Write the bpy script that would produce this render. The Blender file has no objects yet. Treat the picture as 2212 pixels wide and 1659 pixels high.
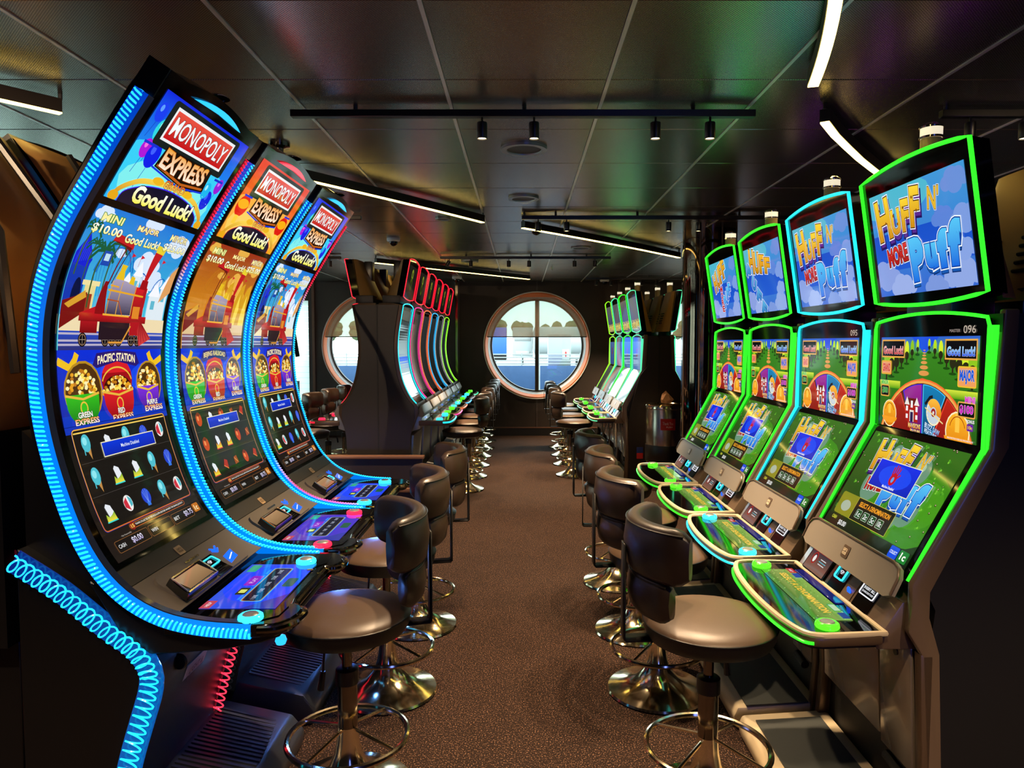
import bpy, bmesh, math, random, bisect
from mathutils import Vector, Matrix
random.seed(7)
PI = math.pi
SC = bpy.context.scene
C = SC.collection

# ------------------------------------------------------------------ camera, world, exposure
F_PX, PITCH, EYE = 1539.0, math.atan(87.5/1539.0), 1.436
cd = bpy.data.cameras.new('camera'); cam = bpy.data.objects.new('camera', cd); C.objects.link(cam)
cam.location = (0, 0, EYE); cam.rotation_euler = (PI/2-PITCH, 0, 0)
cd.sensor_fit = 'HORIZONTAL'; cd.sensor_width = 36.0; cd.lens = 36.0*F_PX/2212.0
cd.shift_x = -21.0/2212.0; cd.clip_start = .05; cd.clip_end = 500
SC.camera = cam
SC.view_settings.view_transform = 'Standard'; SC.view_settings.look = 'None'
SC.view_settings.exposure = 0.25; SC.view_settings.gamma = 1.0; SC.view_settings.use_curve_mapping = False
W = bpy.data.worlds.new('sky'); SC.world = W; W.use_nodes = True
bg = W.node_tree.nodes['Background']; bg.inputs[0].default_value = (.80, .96, 1.0, 1); bg.inputs[1].default_value = 6.0
LED_STRENGTH = 10.0; SPOT_WATT = 150.0; NEON_K = 1.7; SCREEN_K = .85

bl = bpy.data.lights.new('blue_fill_light', 'AREA'); bl.energy = 8; bl.color = (.12, .2, 1); bl.size = .5; bl.size_y = 1.4; bl.shape = 'RECTANGLE'  # blue fill added behind the camera, standing in for unseen machines
blo = bpy.data.objects.new('blue_fill_light', bl); C.objects.link(blo); blo.location = (1.1, -1.4, 1.3); blo.rotation_euler = (PI/2, 0, 0)

# ------------------------------------------------------------------ helpers
def lin(c):
    if isinstance(c, str): c = tuple(int(c[i:i+2], 16)/255 for i in (0, 2, 4))
    return tuple((x/12.92 if x <= .04045 else ((x+.055)/1.055)**2.4) for x in c)
def mat(name, c, rough=.5, metal=0., emis=None, es=0., spec=.5, coat=0., bump=None, noise=None):
    m = bpy.data.materials.new(name); m.use_nodes = True; nt = m.node_tree; b = nt.nodes['Principled BSDF']
    b.inputs['Base Color'].default_value = (*lin(c), 1); b.inputs['Roughness'].default_value = rough
    b.inputs['Metallic'].default_value = metal; b.inputs['Specular IOR Level'].default_value = spec
    b.inputs['Coat Weight'].default_value = coat; b.inputs['Coat Roughness'].default_value = .05
    if emis: b.inputs['Emission Color'].default_value = (*lin(emis), 1); b.inputs['Emission Strength'].default_value = es
    tc = nt.nodes.new('ShaderNodeTexCoord')
    if noise:   # (scale, second colour, amount)
        n = nt.nodes.new('ShaderNodeTexNoise'); n.inputs['Scale'].default_value = noise[0]; n.inputs['Detail'].default_value = 4
        nt.links.new(tc.outputs['Object'], n.inputs['Vector'])
        r = nt.nodes.new('ShaderNodeValToRGB'); r.color_ramp.elements[0].position = .5-noise[2]; r.color_ramp.elements[1].position = .5+noise[2]
        r.color_ramp.elements[0].color = (*lin(c), 1); r.color_ramp.elements[1].color = (*lin(noise[1]), 1)
        nt.links.new(n.outputs['Fac'], r.inputs['Fac']); nt.links.new(r.outputs[0], b.inputs['Base Color'])
    if bump:    # (scale, strength, distance)
        n = nt.nodes.new('ShaderNodeTexNoise'); n.inputs['Scale'].default_value = bump[0]; n.inputs['Detail'].default_value = 3
        nt.links.new(tc.outputs['Object'], n.inputs['Vector'])
        k = nt.nodes.new('ShaderNodeBump'); k.inputs['Strength'].default_value = bump[1]; k.inputs['Distance'].default_value = bump[2]
        nt.links.new(n.outputs['Fac'], k.inputs['Height']); nt.links.new(k.outputs[0], b.inputs['Normal'])
    return m
def emat(name, strength, attr=None, c='ffffff', rough=.12, spec=.5):
    m = bpy.data.materials.new(name); m.use_nodes = True; nt = m.node_tree; b = nt.nodes['Principled BSDF']
    b.inputs['Base Color'].default_value = (.004, .004, .004, 1); b.inputs['Roughness'].default_value = rough
    b.inputs['Specular IOR Level'].default_value = spec
    b.inputs['Emission Strength'].default_value = strength
    if attr:
        a = nt.nodes.new('ShaderNodeAttribute'); a.attribute_name = attr
        nt.links.new(a.outputs['Color'], b.inputs['Emission Color'])
    else: b.inputs['Emission Color'].default_value = (*lin(c), 1)
    return m
class MB:
    def __init__(s): s.v = []; s.f = []; s.c = []
    def add(s, vs, fs, c=None):
        o = len(s.v); s.v += [tuple(p) for p in vs]; s.f += [tuple(i+o for i in f) for f in fs]
        s.c += [c or (1, 1, 1)]*len(vs) if not isinstance(c, list) else c
        return s
    def box(s, x0, x1, y0, y1, z0, z1, c=None):
        return s.add([(x, y, z) for x in (x0, x1) for y in (y0, y1) for z in (z0, z1)],
            [(0, 1, 3, 2), (4, 6, 7, 5), (0, 4, 5, 1), (2, 3, 7, 6), (0, 2, 6, 4), (1, 5, 7, 3)], c)
    def lathe(s, prof, n=28, o=(0, 0, 0), ax='z', c=None):
        vs = []; m = len(prof)
        for i in range(n):
            a = 2*PI*i/n
            for r, h in prof:
                p = (r*math.cos(a), r*math.sin(a), h) if ax == 'z' else (r*math.cos(a), h, r*math.sin(a))
                vs.append((p[0]+o[0], p[1]+o[1], p[2]+o[2]))
        fs = [(i*m+j, ((i+1) % n)*m+j, ((i+1) % n)*m+j+1, i*m+j+1) for i in range(n) for j in range(m-1)]
        return s.add(vs, fs, c)
    def tube(s, pts, r, n=8, closed=False, c=None, cap=True):
        P = [Vector(p) for p in pts]; m = len(P); vs = []; up = None
        for i in range(m):
            a = P[(i-1) % m] if (closed or i) else P[i]; b = P[(i+1) % m] if (closed or i < m-1) else P[i]
            t = (b-a).normalized()
            if up is None: up = Vector((0, 0, 1)) if abs(t.z) < .9 else Vector((0, 1, 0))
            u = up-t*up.dot(t); u = u.normalized() if u.length > 1e-6 else t.orthogonal().normalized(); up = u; w = t.cross(u)
            rr = r[i] if isinstance(r, (list, tuple)) else r
            for k in range(n):
                an = 2*PI*k/n; vs.append(P[i]+u*math.cos(an)*rr+w*math.sin(an)*rr)
        fs = [(i*n+k, i*n+(k+1) % n, ((i+1) % m)*n+(k+1) % n, ((i+1) % m)*n+k) for i in range(m if closed else m-1) for k in range(n)]
        if cap and not closed: fs += [tuple(range(n))[::-1], tuple((m-1)*n+k for k in range(n))]
        if isinstance(c, list): c = [x for x in c for _ in range(n)]
        return s.add(vs, fs, c)
    def prism(s, poly, ax, lo, hi, c=None):
        n = len(poly)
        def P(a, b, h): return {'x': (h, a, b), 'y': (a, h, b), 'z': (a, b, h)}[ax]
        vs = [P(a, b, lo) for a, b in poly]+[P(a, b, hi) for a, b in poly]
        return s.add(vs, [tuple(range(n))[::-1], tuple(range(n, 2*n))]+[(i, (i+1) % n, n+(i+1) % n, n+i) for i in range(n)], c)
    def grid(s, fn, nu, nv, c=None):
        vs = [fn(i/nu, j/nv) for i in range(nu+1) for j in range(nv+1)]; k = nv+1
        return s.add(vs, [(i*k+j, (i+1)*k+j, (i+1)*k+j+1, i*k+j+1) for i in range(nu) for j in range(nv)], c)
    def mesh(s, name, m=None, smooth=True, bevel=0, seg=2, ang=40):
        me = bpy.data.meshes.new(name); bm = bmesh.new()
        vl = [bm.verts.new(p) for p in s.v]
        for f in s.f:
            try: bm.faces.new([vl[i] for i in f])
            except ValueError: pass
        bmesh.ops.recalc_face_normals(bm, faces=bm.faces)
        if bevel:
            es = [e for e in bm.edges if len(e.link_faces) == 2 and e.calc_face_angle(0) > math.radians(30)]
            bmesh.ops.bevel(bm, geom=es, offset=bevel, segments=seg, profile=.5, affect='EDGES', clamp_overlap=True)
            bmesh.ops.recalc_face_normals(bm, faces=bm.faces)
        bm.to_mesh(me); bm.free()
        if any(c != (1, 1, 1) for c in s.c) and not bevel:
            a = me.color_attributes.new('Col', 'FLOAT_COLOR', 'POINT')
            a.data.foreach_set('color', [x for c in s.c for x in (*c, 1)])
        if smooth:
            me.polygons.foreach_set('use_smooth', [True]*len(me.polygons)); me.set_sharp_from_angle(angle=math.radians(ang))
        if m: me.materials.append(m)
        return me
    def build(s, name, m, parent=None, **k):
        o = bpy.data.objects.new(name, s.mesh(name, m, **k)); C.objects.link(o)
        if parent: o.parent = parent
        return o
def tag(o, label, cat, group=None, kind=None):
    if label: o['label'] = label
    if cat: o['category'] = cat
    if group: o['group'] = group
    if kind: o['kind'] = kind
    return o
def empty(name, loc=(0, 0, 0), rz=0):
    o = bpy.data.objects.new(name, None); C.objects.link(o); o.location = loc; o.rotation_euler = (0, 0, rz); o.empty_display_size = .1; return o
def kids(o): return [c for c in C.objects if c.parent == o]
def dup(o, loc=None, rz=None, parent=None, skip=()):
    ch = CH.get(o.name)
    if ch is None: ch = kids(o)
    c = o.copy(); C.objects.link(c)
    if parent: c.parent = parent
    if loc is not None: c.location = loc
    if rz is not None: c.rotation_euler = (0, 0, rz)
    for k in ch:
        if k.name.split('.')[0] not in skip: dup(k, parent=c)
    return c
CH = {}
def remember(root):
    for o in [root]+kids(root):
        CH[o.name] = kids(o)
        for k in CH[o.name]:
            CH[k.name] = kids(k)
            for g in CH[k.name]: CH[g.name] = []
def allparts(root):
    out = []
    for k in kids(root): out.append(k); out += kids(k)
    return out
def paint(root, table):
    for p in allparts(root):
        n = p.name.split('.')[0]
        if n in table and p.material_slots:
            p.material_slots[0].link = 'OBJECT'; p.material_slots[0].material = table[n]
def rrect(w, h, r, n=5, cx=0, cy=0):
    o = []
    for sx, sy, a0 in ((1, 1, 0), (-1, 1, 90), (-1, -1, 180), (1, -1, 270)):
        for k in range(n+1):
            a = math.radians(a0+90*k/n); o.append((cx+sx*(w/2-r)+r*math.cos(a), cy+sy*(h/2-r)+r*math.sin(a)))
    return o
def catmull(P, n=8):
    o = []
    for i in range(len(P)-1):
        a = P[max(i-1, 0)]; b = P[i]; c = P[i+1]; d = P[min(i+2, len(P)-1)]
        for k in range(n):
            t = k/n
            o.append(tuple(.5*(2*b[j]+(-a[j]+c[j])*t+(2*a[j]-5*b[j]+4*c[j]-d[j])*t*t+(-a[j]+3*b[j]-3*c[j]+d[j])*t**3) for j in range(len(b))))
    return o+[tuple(P[-1])]

# ------------------------------------------------------------------ flat screen pictures (print layers laid on the glass)
GC = {}
def glyphs(t, off):
    k = (t, round(off, 3))
    if k not in GC:
        cu = bpy.data.curves.new('t', 'FONT'); cu.body = t; cu.size = 1; cu.offset = off; cu.resolution_u = 3
        o = bpy.data.objects.new('t', cu); C.objects.link(o); dg = bpy.context.evaluated_depsgraph_get()
        me = o.evaluated_get(dg).to_mesh(); vs = [(v.co.x, v.co.y) for v in me.vertices]; fs = [tuple(p.vertices) for p in me.polygons]
        o.evaluated_get(dg).to_mesh_clear(); bpy.data.objects.remove(o); bpy.data.curves.remove(cu)
        GC[k] = (vs, fs)
    return GC[k]
class Pic:
    def __init__(s, w, h): s.w = w; s.h = h; s.v = []; s.f = []; s.c = []; s.l = 0
    def put(s, vs, fs, col):
        if isinstance(col, tuple) and isinstance(col[0], str):     # (bottom, top) gradient
            a, b = lin(col[0]), lin(col[1]); ys = [p[1] for p in vs]; y0 = min(ys); d = max(max(ys)-y0, 1e-6)
            cs = [tuple(a[i]+(b[i]-a[i])*(p[1]-y0)/d for i in range(3)) for p in vs]
        else: cs = [lin(col)]*len(vs)
        o = len(s.v); s.v += [(x, y, s.l) for x, y in vs]; s.f += [tuple(i+o for i in f) for f in fs]; s.c += cs; s.l += 1
    def rect(s, x0, y0, x1, y1, col, n=1):
        vs = []; fs = []
        for j in range(n+1):
            y = y0+(y1-y0)*j/n; vs += [(x0, y), (x1, y)]
            if j: k = 2*j; fs.append((k-2, k-1, k+1, k))
        s.put(vs, fs, col)
    def poly(s, pts, col): s.put(pts, [tuple(range(len(pts)))], col)
    def ell(s, x, y, rx, ry, col, a0=0, a1=360, n=18):
        s.poly([(x+rx*math.cos(math.radians(a0+(a1-a0)*i/n)), y+ry*math.sin(math.radians(a0+(a1-a0)*i/n))) for i in range(n+(a1-a0 < 360))], col)
    def rr(s, x0, y0, x1, y1, r, col): s.poly(rrect(x1-x0, y1-y0, r, 4, (x0+x1)/2, (y0+y1)/2), col)
    def line(s, pts, w, col, closed=False):
        vs = []; m = len(pts)
        for i in range(m):
            a = pts[(i-1) % m] if (closed or i) else pts[i]; b = pts[(i+1) % m] if (closed or i < m-1) else pts[i]
            dx, dy = b[0]-a[0], b[1]-a[1]; l = math.hypot(dx, dy) or 1
            vs += [(pts[i][0]-dy/l*w/2, pts[i][1]+dx/l*w/2), (pts[i][0]+dy/l*w/2, pts[i][1]-dx/l*w/2)]
        s.put(vs, [(2*i, 2*i+1, (2*i+3) % (2*m), (2*i+2) % (2*m)) for i in range(m if closed else m-1)], col)
    def arc(s, x, y, rx, ry, a0, a1, w, col, n=16): s.line([(x+rx*math.cos(math.radians(a0+(a1-a0)*i/n)), y+ry*math.sin(math.radians(a0+(a1-a0)*i/n))) for i in range(n+1)], w, col)
    def text(s, t, x, y, w, h, col, out=None, ow=.05, bold=.02, rot=0, arch=0, shear=0):
        vs0, _ = glyphs(t, bold); xs = [p[0] for p in vs0]; ys = [p[1] for p in vs0]
        cx, cy = (min(xs)+max(xs))/2, (min(ys)+max(ys))/2; sx, sy = w/(max(xs)-min(xs)), h/(max(ys)-min(ys))
        ca, sa = math.cos(math.radians(rot)), math.sin(math.radians(rot))
        outs = ([out] if isinstance(out, str) else list(out or []))
        for i, oc in enumerate(outs+[None]):
            vs, fs = glyphs(t, bold+(ow*(len(outs)-i) if oc else 0)); q = []
            for p in vs:
                a = (p[0]-cx)*sx+(p[1]-cy)*sy*shear; b = (p[1]-cy)*sy+arch*(1-((p[0]-cx)*sx/(w/2))**2); q.append((x+a*ca-b*sa, y+a*sa+b*ca))
            s.put(q, fs, oc or col)
def show(pics, S, name, m, parent, curved=False, eps=.00002):
    """pics: list of (pic, u0, v0 of its top); S(u, v, off) -> point on the glass"""
    mb = MB(); allc = []
    for p, u0, v0 in pics:
        bm = bmesh.new(); cl = bm.verts.layers.float_color.new('Col')
        vl = []
        for q, c in zip(p.v, p.c):
            v = bm.verts.new(q); v[cl] = (*c, 1); vl.append(v)
        for f in p.f:
            try: bm.faces.new([vl[i] for i in f])
            except ValueError: pass
        def cut(co, no, clear):
            bmesh.ops.bisect_plane(bm, geom=bm.verts[:]+bm.edges[:]+bm.faces[:], dist=1e-7, plane_co=co, plane_no=no, clear_outer=clear)
        cut((0, 0, 0), (-1, 0, 0), True); cut((p.w, 0, 0), (1, 0, 0), True); cut((0, 0, 0), (0, -1, 0), True); cut((0, p.h, 0), (0, 1, 0), True)
        if curved:
            k = .022
            while k < p.h: cut((0, k, 0), (0, 1, 0), False); k += .022
        bm.verts.index_update()
        if curved:      # same facets for every print layer, so thin layers never cross
            def T(u, v, off, s=.022):
                y = p.h-(v-v0); k = min(int(y/s+1e-6), int(p.h/s-1e-6)); ya, yb = k*s, min((k+1)*s, p.h); t = (y-ya)/(yb-ya)
                a, b = Vector(S(u, v0+p.h-ya, off)), Vector(S(u, v0+p.h-yb, off)); return tuple(a+(b-a)*t)
        else: T = S
        mb.add([T(u0+v.co.x, v0+p.h-v.co.y, .001+eps*v.co.z) for v in bm.verts], [tuple(v.index for v in f.verts) for f in bm.faces], [tuple(v[cl])[:3] for v in bm.verts])
        bm.free()
    me = bpy.data.meshes.new(name); me.from_pydata(mb.v, [], mb.f)
    a = me.color_attributes.new('Col', 'FLOAT_COLOR', 'POINT'); a.data.foreach_set('color', [x for c in mb.c for x in (*c, 1)])
    me.materials.append(m); o = bpy.data.objects.new(name, me); C.objects.link(o); o.parent = parent
    return o

# ------------------------------------------------------------------ materials
M = {
 'black': mat('black_plastic', '08080a', .35), 'gloss': mat('piano_black', '050506', .08, spec=.6), 'glass': mat('screen_glass', '040405', .05, spec=.6),
 'bezel': mat('black_bezel', '0a0a0c', .12), 'gold': mat('bronze_shell', '94703e', .4, .3, bump=(300, .1, .0005)), 'bronze': mat('bronze_trim', '5c4a3a', .3, .5),
 'tan': mat('tan_plastic', '7c746a', .4, bump=(500, .1, .0004)), 'taupe': mat('taupe_shell', '645344', .28, .25, coat=.3), 'cream': mat('cream_trim', 'b8a98c', .35),
 'grey': mat('grey_console', '625c53', .45, bump=(600, .1, .0004)), 'darkgrey': mat('dark_grey_panel', '34312b', .5, bump=(900, .2, .0005)), 'rubber': mat('footrest_mat', '2b2f2e', .55, bump=(700, .2, .0004)),
 'ridge': mat('ridged_footrest', '22252c', .35), 'sideblack': mat('black_side_panel', '020202', .6), 'basedim': emat('base_glow_band', .5, 'Col', rough=.12), 'chrome': mat('chrome', 'e6e0d4', .06, 1.), 'brass': mat('warm_chrome', 'f2e2c0', .13, 1.), 'dchrome': mat('smoked_chrome', '807668', .12, 1.),
 'leather': mat('brown_black_leather', '2b1f16', .36, bump=(160, .15, .001)), 'seat': mat('top_lit_seat_leather', '4b392a', .42, bump=(160, .15, .001)), 'leatherside': mat('black_leather', '0c0b0a', .4, bump=(160, .15, .001)),  # seat-top leather browned: light from above is put into its colour
 'steel': mat('black_steel', '14120f', .4, .5), 'wallm': mat('brown_wall', '261c17', .6, noise=(3, '2a201a', .3)), 'seam': mat('wall_seam', '3b3230', .5), 'side': mat('brown_cabinet_side', '1a120d', .5),
 'base': mat('base_black', '0a0a0a', .5), 'copper': mat('copper_trim', 'e87c42', .5, 0), 'white': mat('white_frame', 'd8dcdc', .4), 'gasket': mat('dark_gasket', '2a2416', .5),
 'cut': mat('keyhole', '030303', .6), 'lamp_white': mat('candle_shell', 'efe6d4', .3, emis='fff0d0', es=.7), 'lamp_tan': mat('candle_base', 'b89a72', .4),
 'stainless': mat('brushed_steel', 'c0b0a0', .24, 1.), 'red_label': mat('red_label', 'c01818', .5), 'paper': mat('crumpled_paper', 'c08a60', .8), 'truckblue': mat('trailer_blue', '1d56c8', .5),
 'navy': mat('bulwark_blue', '284870', .55, noise=(6, '30507a', .2)), 'outwhite': mat('white_paint', '989e9e', .5), 'tree': mat('tree_leaves', '6a7a50', .9, noise=(2, '4a5a38', .2)), 'quay': mat('quay_concrete', '6c7476', .9),
 'blind': mat('blind_cloth', 'b8c0bd', .8), 'red': mat('red_sign', 'd02020', .5), 'orange': mat('orange_sign', 'e08030', .5), 'seamdark': mat('panel_gap', '020202', .8),
 'led_body': mat('lamp_body', '1a1512', .45), 'wood': mat('brown_rail', '5e4030', .45), 'runner': mat('bright_runner', 'e8e4dc', .35, .6), 'plate': mat('silver_plate', '9a9a98', .35, .7), 'sockets': mat('blue_sticker', '203a8c', .5),
 'screen': emat('screen_print', SCREEN_K, 'Col', rough=.06, spec=.55), 'rope': emat('neon_rope', NEON_K, 'Col', rough=.25), 'ropeband': emat('neon_band', 1.3, 'Col', rough=.12),
 'led': emat('led_diffuser', LED_STRENGTH, c='ffda70'), 'spotlens': emat('spot_lens', 6, c='ffe2a8'),
 'blueicon': emat('blue_backlight', 2.0, c='1050ff'), 'whiteicon': emat('white_print', .9, c='f4f4ff'), 'cyanring': emat('cyan_ring', 2.0, c='30e0ff'),
}
NEON = {k: emat('neon_'+k, NEON_K*v, c=c, rough=.25) for k, c, v in (('green', '28ff20', 1), ('cyan', '20e8ff', .8), ('magenta', 'ff3090', .7), ('orange', 'ff7040', .7), ('blue', '28b0ff', .8),
    ('pale', 'b0a8a8', .4), ('lime', '90ff20', .8), ('red', 'ff1830', .8), ('aqua', '50ffb0', .6), ('purple', 'd040ff', .8))}

# ------------------------------------------------------------------ room
CEIL = 2.39; WALLY = 11.06
XL, XR, YB = -6.2, 5.6, -1.6
fl = MB(); fl.box(XL, XR, YB, WALLY, -.05, 0)
carp = bpy.data.materials.new('speckled_carpet'); carp.use_nodes = True; nt = carp.node_tree; b = nt.nodes['Principled BSDF']
tc = nt.nodes.new('ShaderNodeTexCoord'); n1 = nt.nodes.new('ShaderNodeTexNoise'); n1.inputs['Scale'].default_value = 190; n1.inputs['Detail'].default_value = 2
n2 = nt.nodes.new('ShaderNodeTexNoise'); n2.inputs['Scale'].default_value = 5
r = nt.nodes.new('ShaderNodeValToRGB'); e = r.color_ramp.elements; e[0].position = .42; e[0].color = (*lin('1e140f'), 1); e[1].position = .68; e[1].color = (*lin('8c6a54'), 1)
x = r.color_ramp.elements.new(.57); x.color = (*lin('2b1d16'), 1)
mx = nt.nodes.new('ShaderNodeMix'); mx.data_type = 'RGBA'; mx.blend_type = 'MULTIPLY'; mx.inputs[0].default_value = .35
nt.links.new(tc.outputs['Object'], n1.inputs['Vector']); nt.links.new(tc.outputs['Object'], n2.inputs['Vector']); nt.links.new(n1.outputs['Fac'], r.inputs['Fac'])
nt.links.new(r.outputs[0], mx.inputs[6]); nt.links.new(n2.outputs['Fac'], mx.inputs[7]); nt.links.new(mx.outputs[2], b.inputs['Base Color'])
b.inputs['Roughness'].default_value = .95; b.inputs['Specular IOR Level'].default_value = .15
bp = nt.nodes.new('ShaderNodeBump'); bp.inputs['Strength'].default_value = .5; bp.inputs['Distance'].default_value = .004
nt.links.new(n1.outputs['Fac'], bp.inputs['Height']); nt.links.new(bp.outputs[0], b.inputs['Normal'])
tag(fl.build('floor', carp), None, None, kind='structure')
# ceiling: slab, metal panels with gaps, bright runners
ceil = tag(MB().box(XL, XR, YB, WALLY, CEIL+.035, CEIL+.09).build('ceiling', M['seamdark']), None, None, kind='structure')
cm = bpy.data.materials.new('perforated_metal'); cm.use_nodes = True; nt = cm.node_tree; b = nt.nodes['Principled BSDF']
b.inputs['Metallic'].default_value = .9; b.inputs['Roughness'].default_value = .27
tc = nt.nodes.new('ShaderNodeTexCoord'); mp = nt.nodes.new('ShaderNodeMapping'); mp.inputs['Rotation'].default_value = (0, 0, PI/4); mp.inputs['Scale'].default_value = (160, 160, 160)
vo = nt.nodes.new('ShaderNodeTexVoronoi'); vo.inputs['Randomness'].default_value = 0; vo.inputs['Scale'].default_value = 1
nt.links.new(tc.outputs['Object'], mp.inputs['Vector']); nt.links.new(mp.outputs[0], vo.inputs['Vector'])
r = nt.nodes.new('ShaderNodeValToRGB'); r.color_ramp.elements[0].position = .30; r.color_ramp.elements[0].color = (*lin('4a4640'), 1); r.color_ramp.elements[1].position = .38; r.color_ramp.elements[1].color = (*lin('a8a298'), 1)
nt.links.new(vo.outputs['Distance'], r.inputs['Fac']); nt.links.new(r.outputs[0], b.inputs['Base Color'])
tm = MB().box(-.293, .293, -.2965, .2965, 0, .03).mesh('ceiling_panel', cm, smooth=False, bevel=.002, seg=1)
X0, Y0 = -.285, 2.638
cols = range(-7, 10); rows = range(-2, 15)
rest = MB(); cnt = 0
for i in range(-10, 10):
    for j in range(-7, 15):
        cx, cy = X0+.6*i+.3, Y0+.6*j+.3
        if cx-.3 < XL-.4 or cx > XR or cy > WALLY: continue
        w1 = min(cy+.2965, WALLY-.004); vis = i >= -7 and j >= -2 and i <= 8
        if vis and w1 == cy+.2965 and cnt < 290:
            o = bpy.data.objects.new('ceiling_panel', tm); C.objects.link(o); o.location = (cx, cy, CEIL); o.parent = ceil; cnt += 1
        else: rest.box(cx-.293, cx+.293, cy-.2965, w1, CEIL, CEIL+.03)
tag(rest.build('outer_panels', cm, ceil, smooth=False), None, None, kind='stuff')
for i in range(-10, 10):
    x = X0+.6*i
    if XL < x < XR: MB().box(x-.0065, x+.0065, YB, WALLY, CEIL-.003, CEIL+.033).build('chrome_runner', M['runner'], ceil, smooth=False)
def struct(name, mb, m, **k): return tag(mb.build(name, m, **k), None, None, kind='structure')
struct('wall_right', MB().box(XR, XR+.1, YB, WALLY+.1, 0, CEIL+.09), M['wallm'])
struct('wall_back', MB().box(XL, XR, YB-.1, YB, 0, CEIL+.09), M['wallm'])
# left wall with a band of large shaded windows
lw = MB(); lw.box(XL-.1, XL, YB, WALLY+.1, 0, .7); lw.box(XL-.1, XL, YB, WALLY+.1, 2.15, CEIL+.09)
ys = [YB, 3.6]; 
lw.box(XL-.1, XL, YB, 4.0, .7, 2.15)
for k in range(4): lw.box(XL-.1, XL, 5.5+k*1.8, 5.8+k*1.8, .7, 2.15)
struct('wall_left', lw, M['wallm'], smooth=False)
def glassmat():
    m = bpy.data.materials.new('window_glass'); m.use_nodes = True; nt = m.node_tree; nt.nodes.clear()
    o = nt.nodes.new('ShaderNodeOutputMaterial'); mx = nt.nodes.new('ShaderNodeMixShader'); t = nt.nodes.new('ShaderNodeBsdfTransparent'); g = nt.nodes.new('ShaderNodeBsdfGlossy')
    t.inputs[0].default_value = (.93, .98, .97, 1); g.inputs['Roughness'].default_value = .02; mx.inputs[0].default_value = .06
    nt.links.new(t.outputs[0], mx.inputs[1]); nt.links.new(g.outputs[0], mx.inputs[2]); nt.links.new(mx.outputs[0], o.inputs[0]); return m
GL = glassmat()
def blindmat(name, alpha, c):
    m = bpy.data.materials.new(name); m.use_nodes = True; nt = m.node_tree; nt.nodes.clear()
    o = nt.nodes.new('ShaderNodeOutputMaterial'); mx = nt.nodes.new('ShaderNodeMixShader'); t = nt.nodes.new('ShaderNodeBsdfTransparent')
    a = nt.nodes.new('ShaderNodeAddShader'); d = nt.nodes.new('ShaderNodeBsdfDiffuse'); l = nt.nodes.new('ShaderNodeBsdfTranslucent')
    d.inputs[0].default_value = (*lin(c), 1); l.inputs[0].default_value = (*[x*.8 for x in lin(c)], 1); mx.inputs[0].default_value = alpha
    nt.links.new(d.outputs[0], a.inputs[0]); nt.links.new(l.outputs[0], a.inputs[1]); nt.links.new(t.outputs[0], mx.inputs[1]); nt.links.new(a.outputs[0], mx.inputs[2]); nt.links.new(mx.outputs[0], o.inputs[0]); return m
SHADE = blindmat('screen_shade', .30, 'a8785a'); [n for n in SHADE.node_tree.nodes if n.type == 'BSDF_TRANSPARENT'][0].inputs[0].default_value = (.50, .56, .52, 1); SHEER = blindmat('sheer_blind', .8, 'c8d0cc')
for k in range(4):
    y0, y1 = 5.8-1.8+k*1.8, 5.5+k*1.8
    w = struct('window_%d' % (4+k), MB().box(XL-.07, XL-.06, y0, y1, .7, 2.15), GL, smooth=False)
    MB().box(XL-.04, XL-.035, y0, y1, .7, 2.15).build('blind', SHEER, w)
    MB().box(XL-.08, XL-.01, (y0+y1)/2-.02, (y0+y1)/2+.02, .7, 2.15).build('mullion', M['white'], w)
# far wall with two round windows and one blinded window
WX, WZ, WR = .236, 1.405, .815
def holed(cx, x0, x1):
    N = 64; mb = MB(); vs = []
    for i in range(N):
        a = 2*PI*(i+.5)/N; c, s = math.cos(a), math.sin(a)
        t = min(((x1-cx) if c > 0 else (cx-x0))/max(abs(c), 1e-6), ((CEIL+.09-WZ) if s > 0 else WZ)/max(abs(s), 1e-6))
        for y in (WALLY, WALLY+.16): vs += [(cx+WR*c, y, WZ+WR*s), (cx+t*c, y, WZ+t*s)]
    fs = []
    for i in range(N):
        a, b = 4*i, 4*((i+1) % N); fs += [(a, a+1, b+1, b), (a+2, b+2, b+3, a+3), (a, b, b+2, a+2)]
    mb.add(vs, fs)
    for sx in (x0, x1):      # square corners cut by the fan
        for zz in (0, CEIL+.09): pass
    return mb
def fan_wall(mb, cx, x0, x1):
    # exact version: wall rectangle split in quads around the hole
    N = 64; z0, z1 = 0, CEIL+.09; pts = []
    for i in range(N):
        a = 2*PI*i/N; pts.append((cx+WR*math.cos(a), WZ+WR*math.sin(a)))
    def edge(i):
        a = 2*PI*i/N; c, s = math.cos(a), math.sin(a)
        t = min(((x1-cx) if c > 0 else (cx-x0))/max(abs(c), 1e-9), ((z1-WZ) if s > 0 else (WZ-z0))/max(abs(s), 1e-9)); return (cx+t*c, WZ+t*s)
    corners = sorted((math.atan2(z-WZ, x-cx) % (2*PI), (x, z)) for x in (x0, x1) for z in (z0, z1))
    for i in range(N):
        a0, a1 = 2*PI*i/N, 2*PI*(i+1)/N; mid = [p for a, p in corners if a0 < a <= a1]
        poly = [pts[i], edge(i)]+mid+[edge(i+1), pts[(i+1) % N]]
        mb.add([(x, WALLY, z) for x, z in poly], [tuple(range(len(poly)))])
        p, q = pts[i], pts[(i+1) % N]; mb.add([(p[0], WALLY, p[1]), (q[0], WALLY, q[1]), (q[0], WALLY+.16, q[1]), (p[0], WALLY+.16, p[1])], [(0, 1, 2, 3)])
fw = MB(); fan_wall(fw, WX, WX-1.22, WX+1.22); fan_wall(fw, WX-2.5, WX-2.5-.95, WX-2.5+1.28)
fan_wall(fw, WX+2.5, WX+1.22, WX+2.5+1.2)
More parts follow.
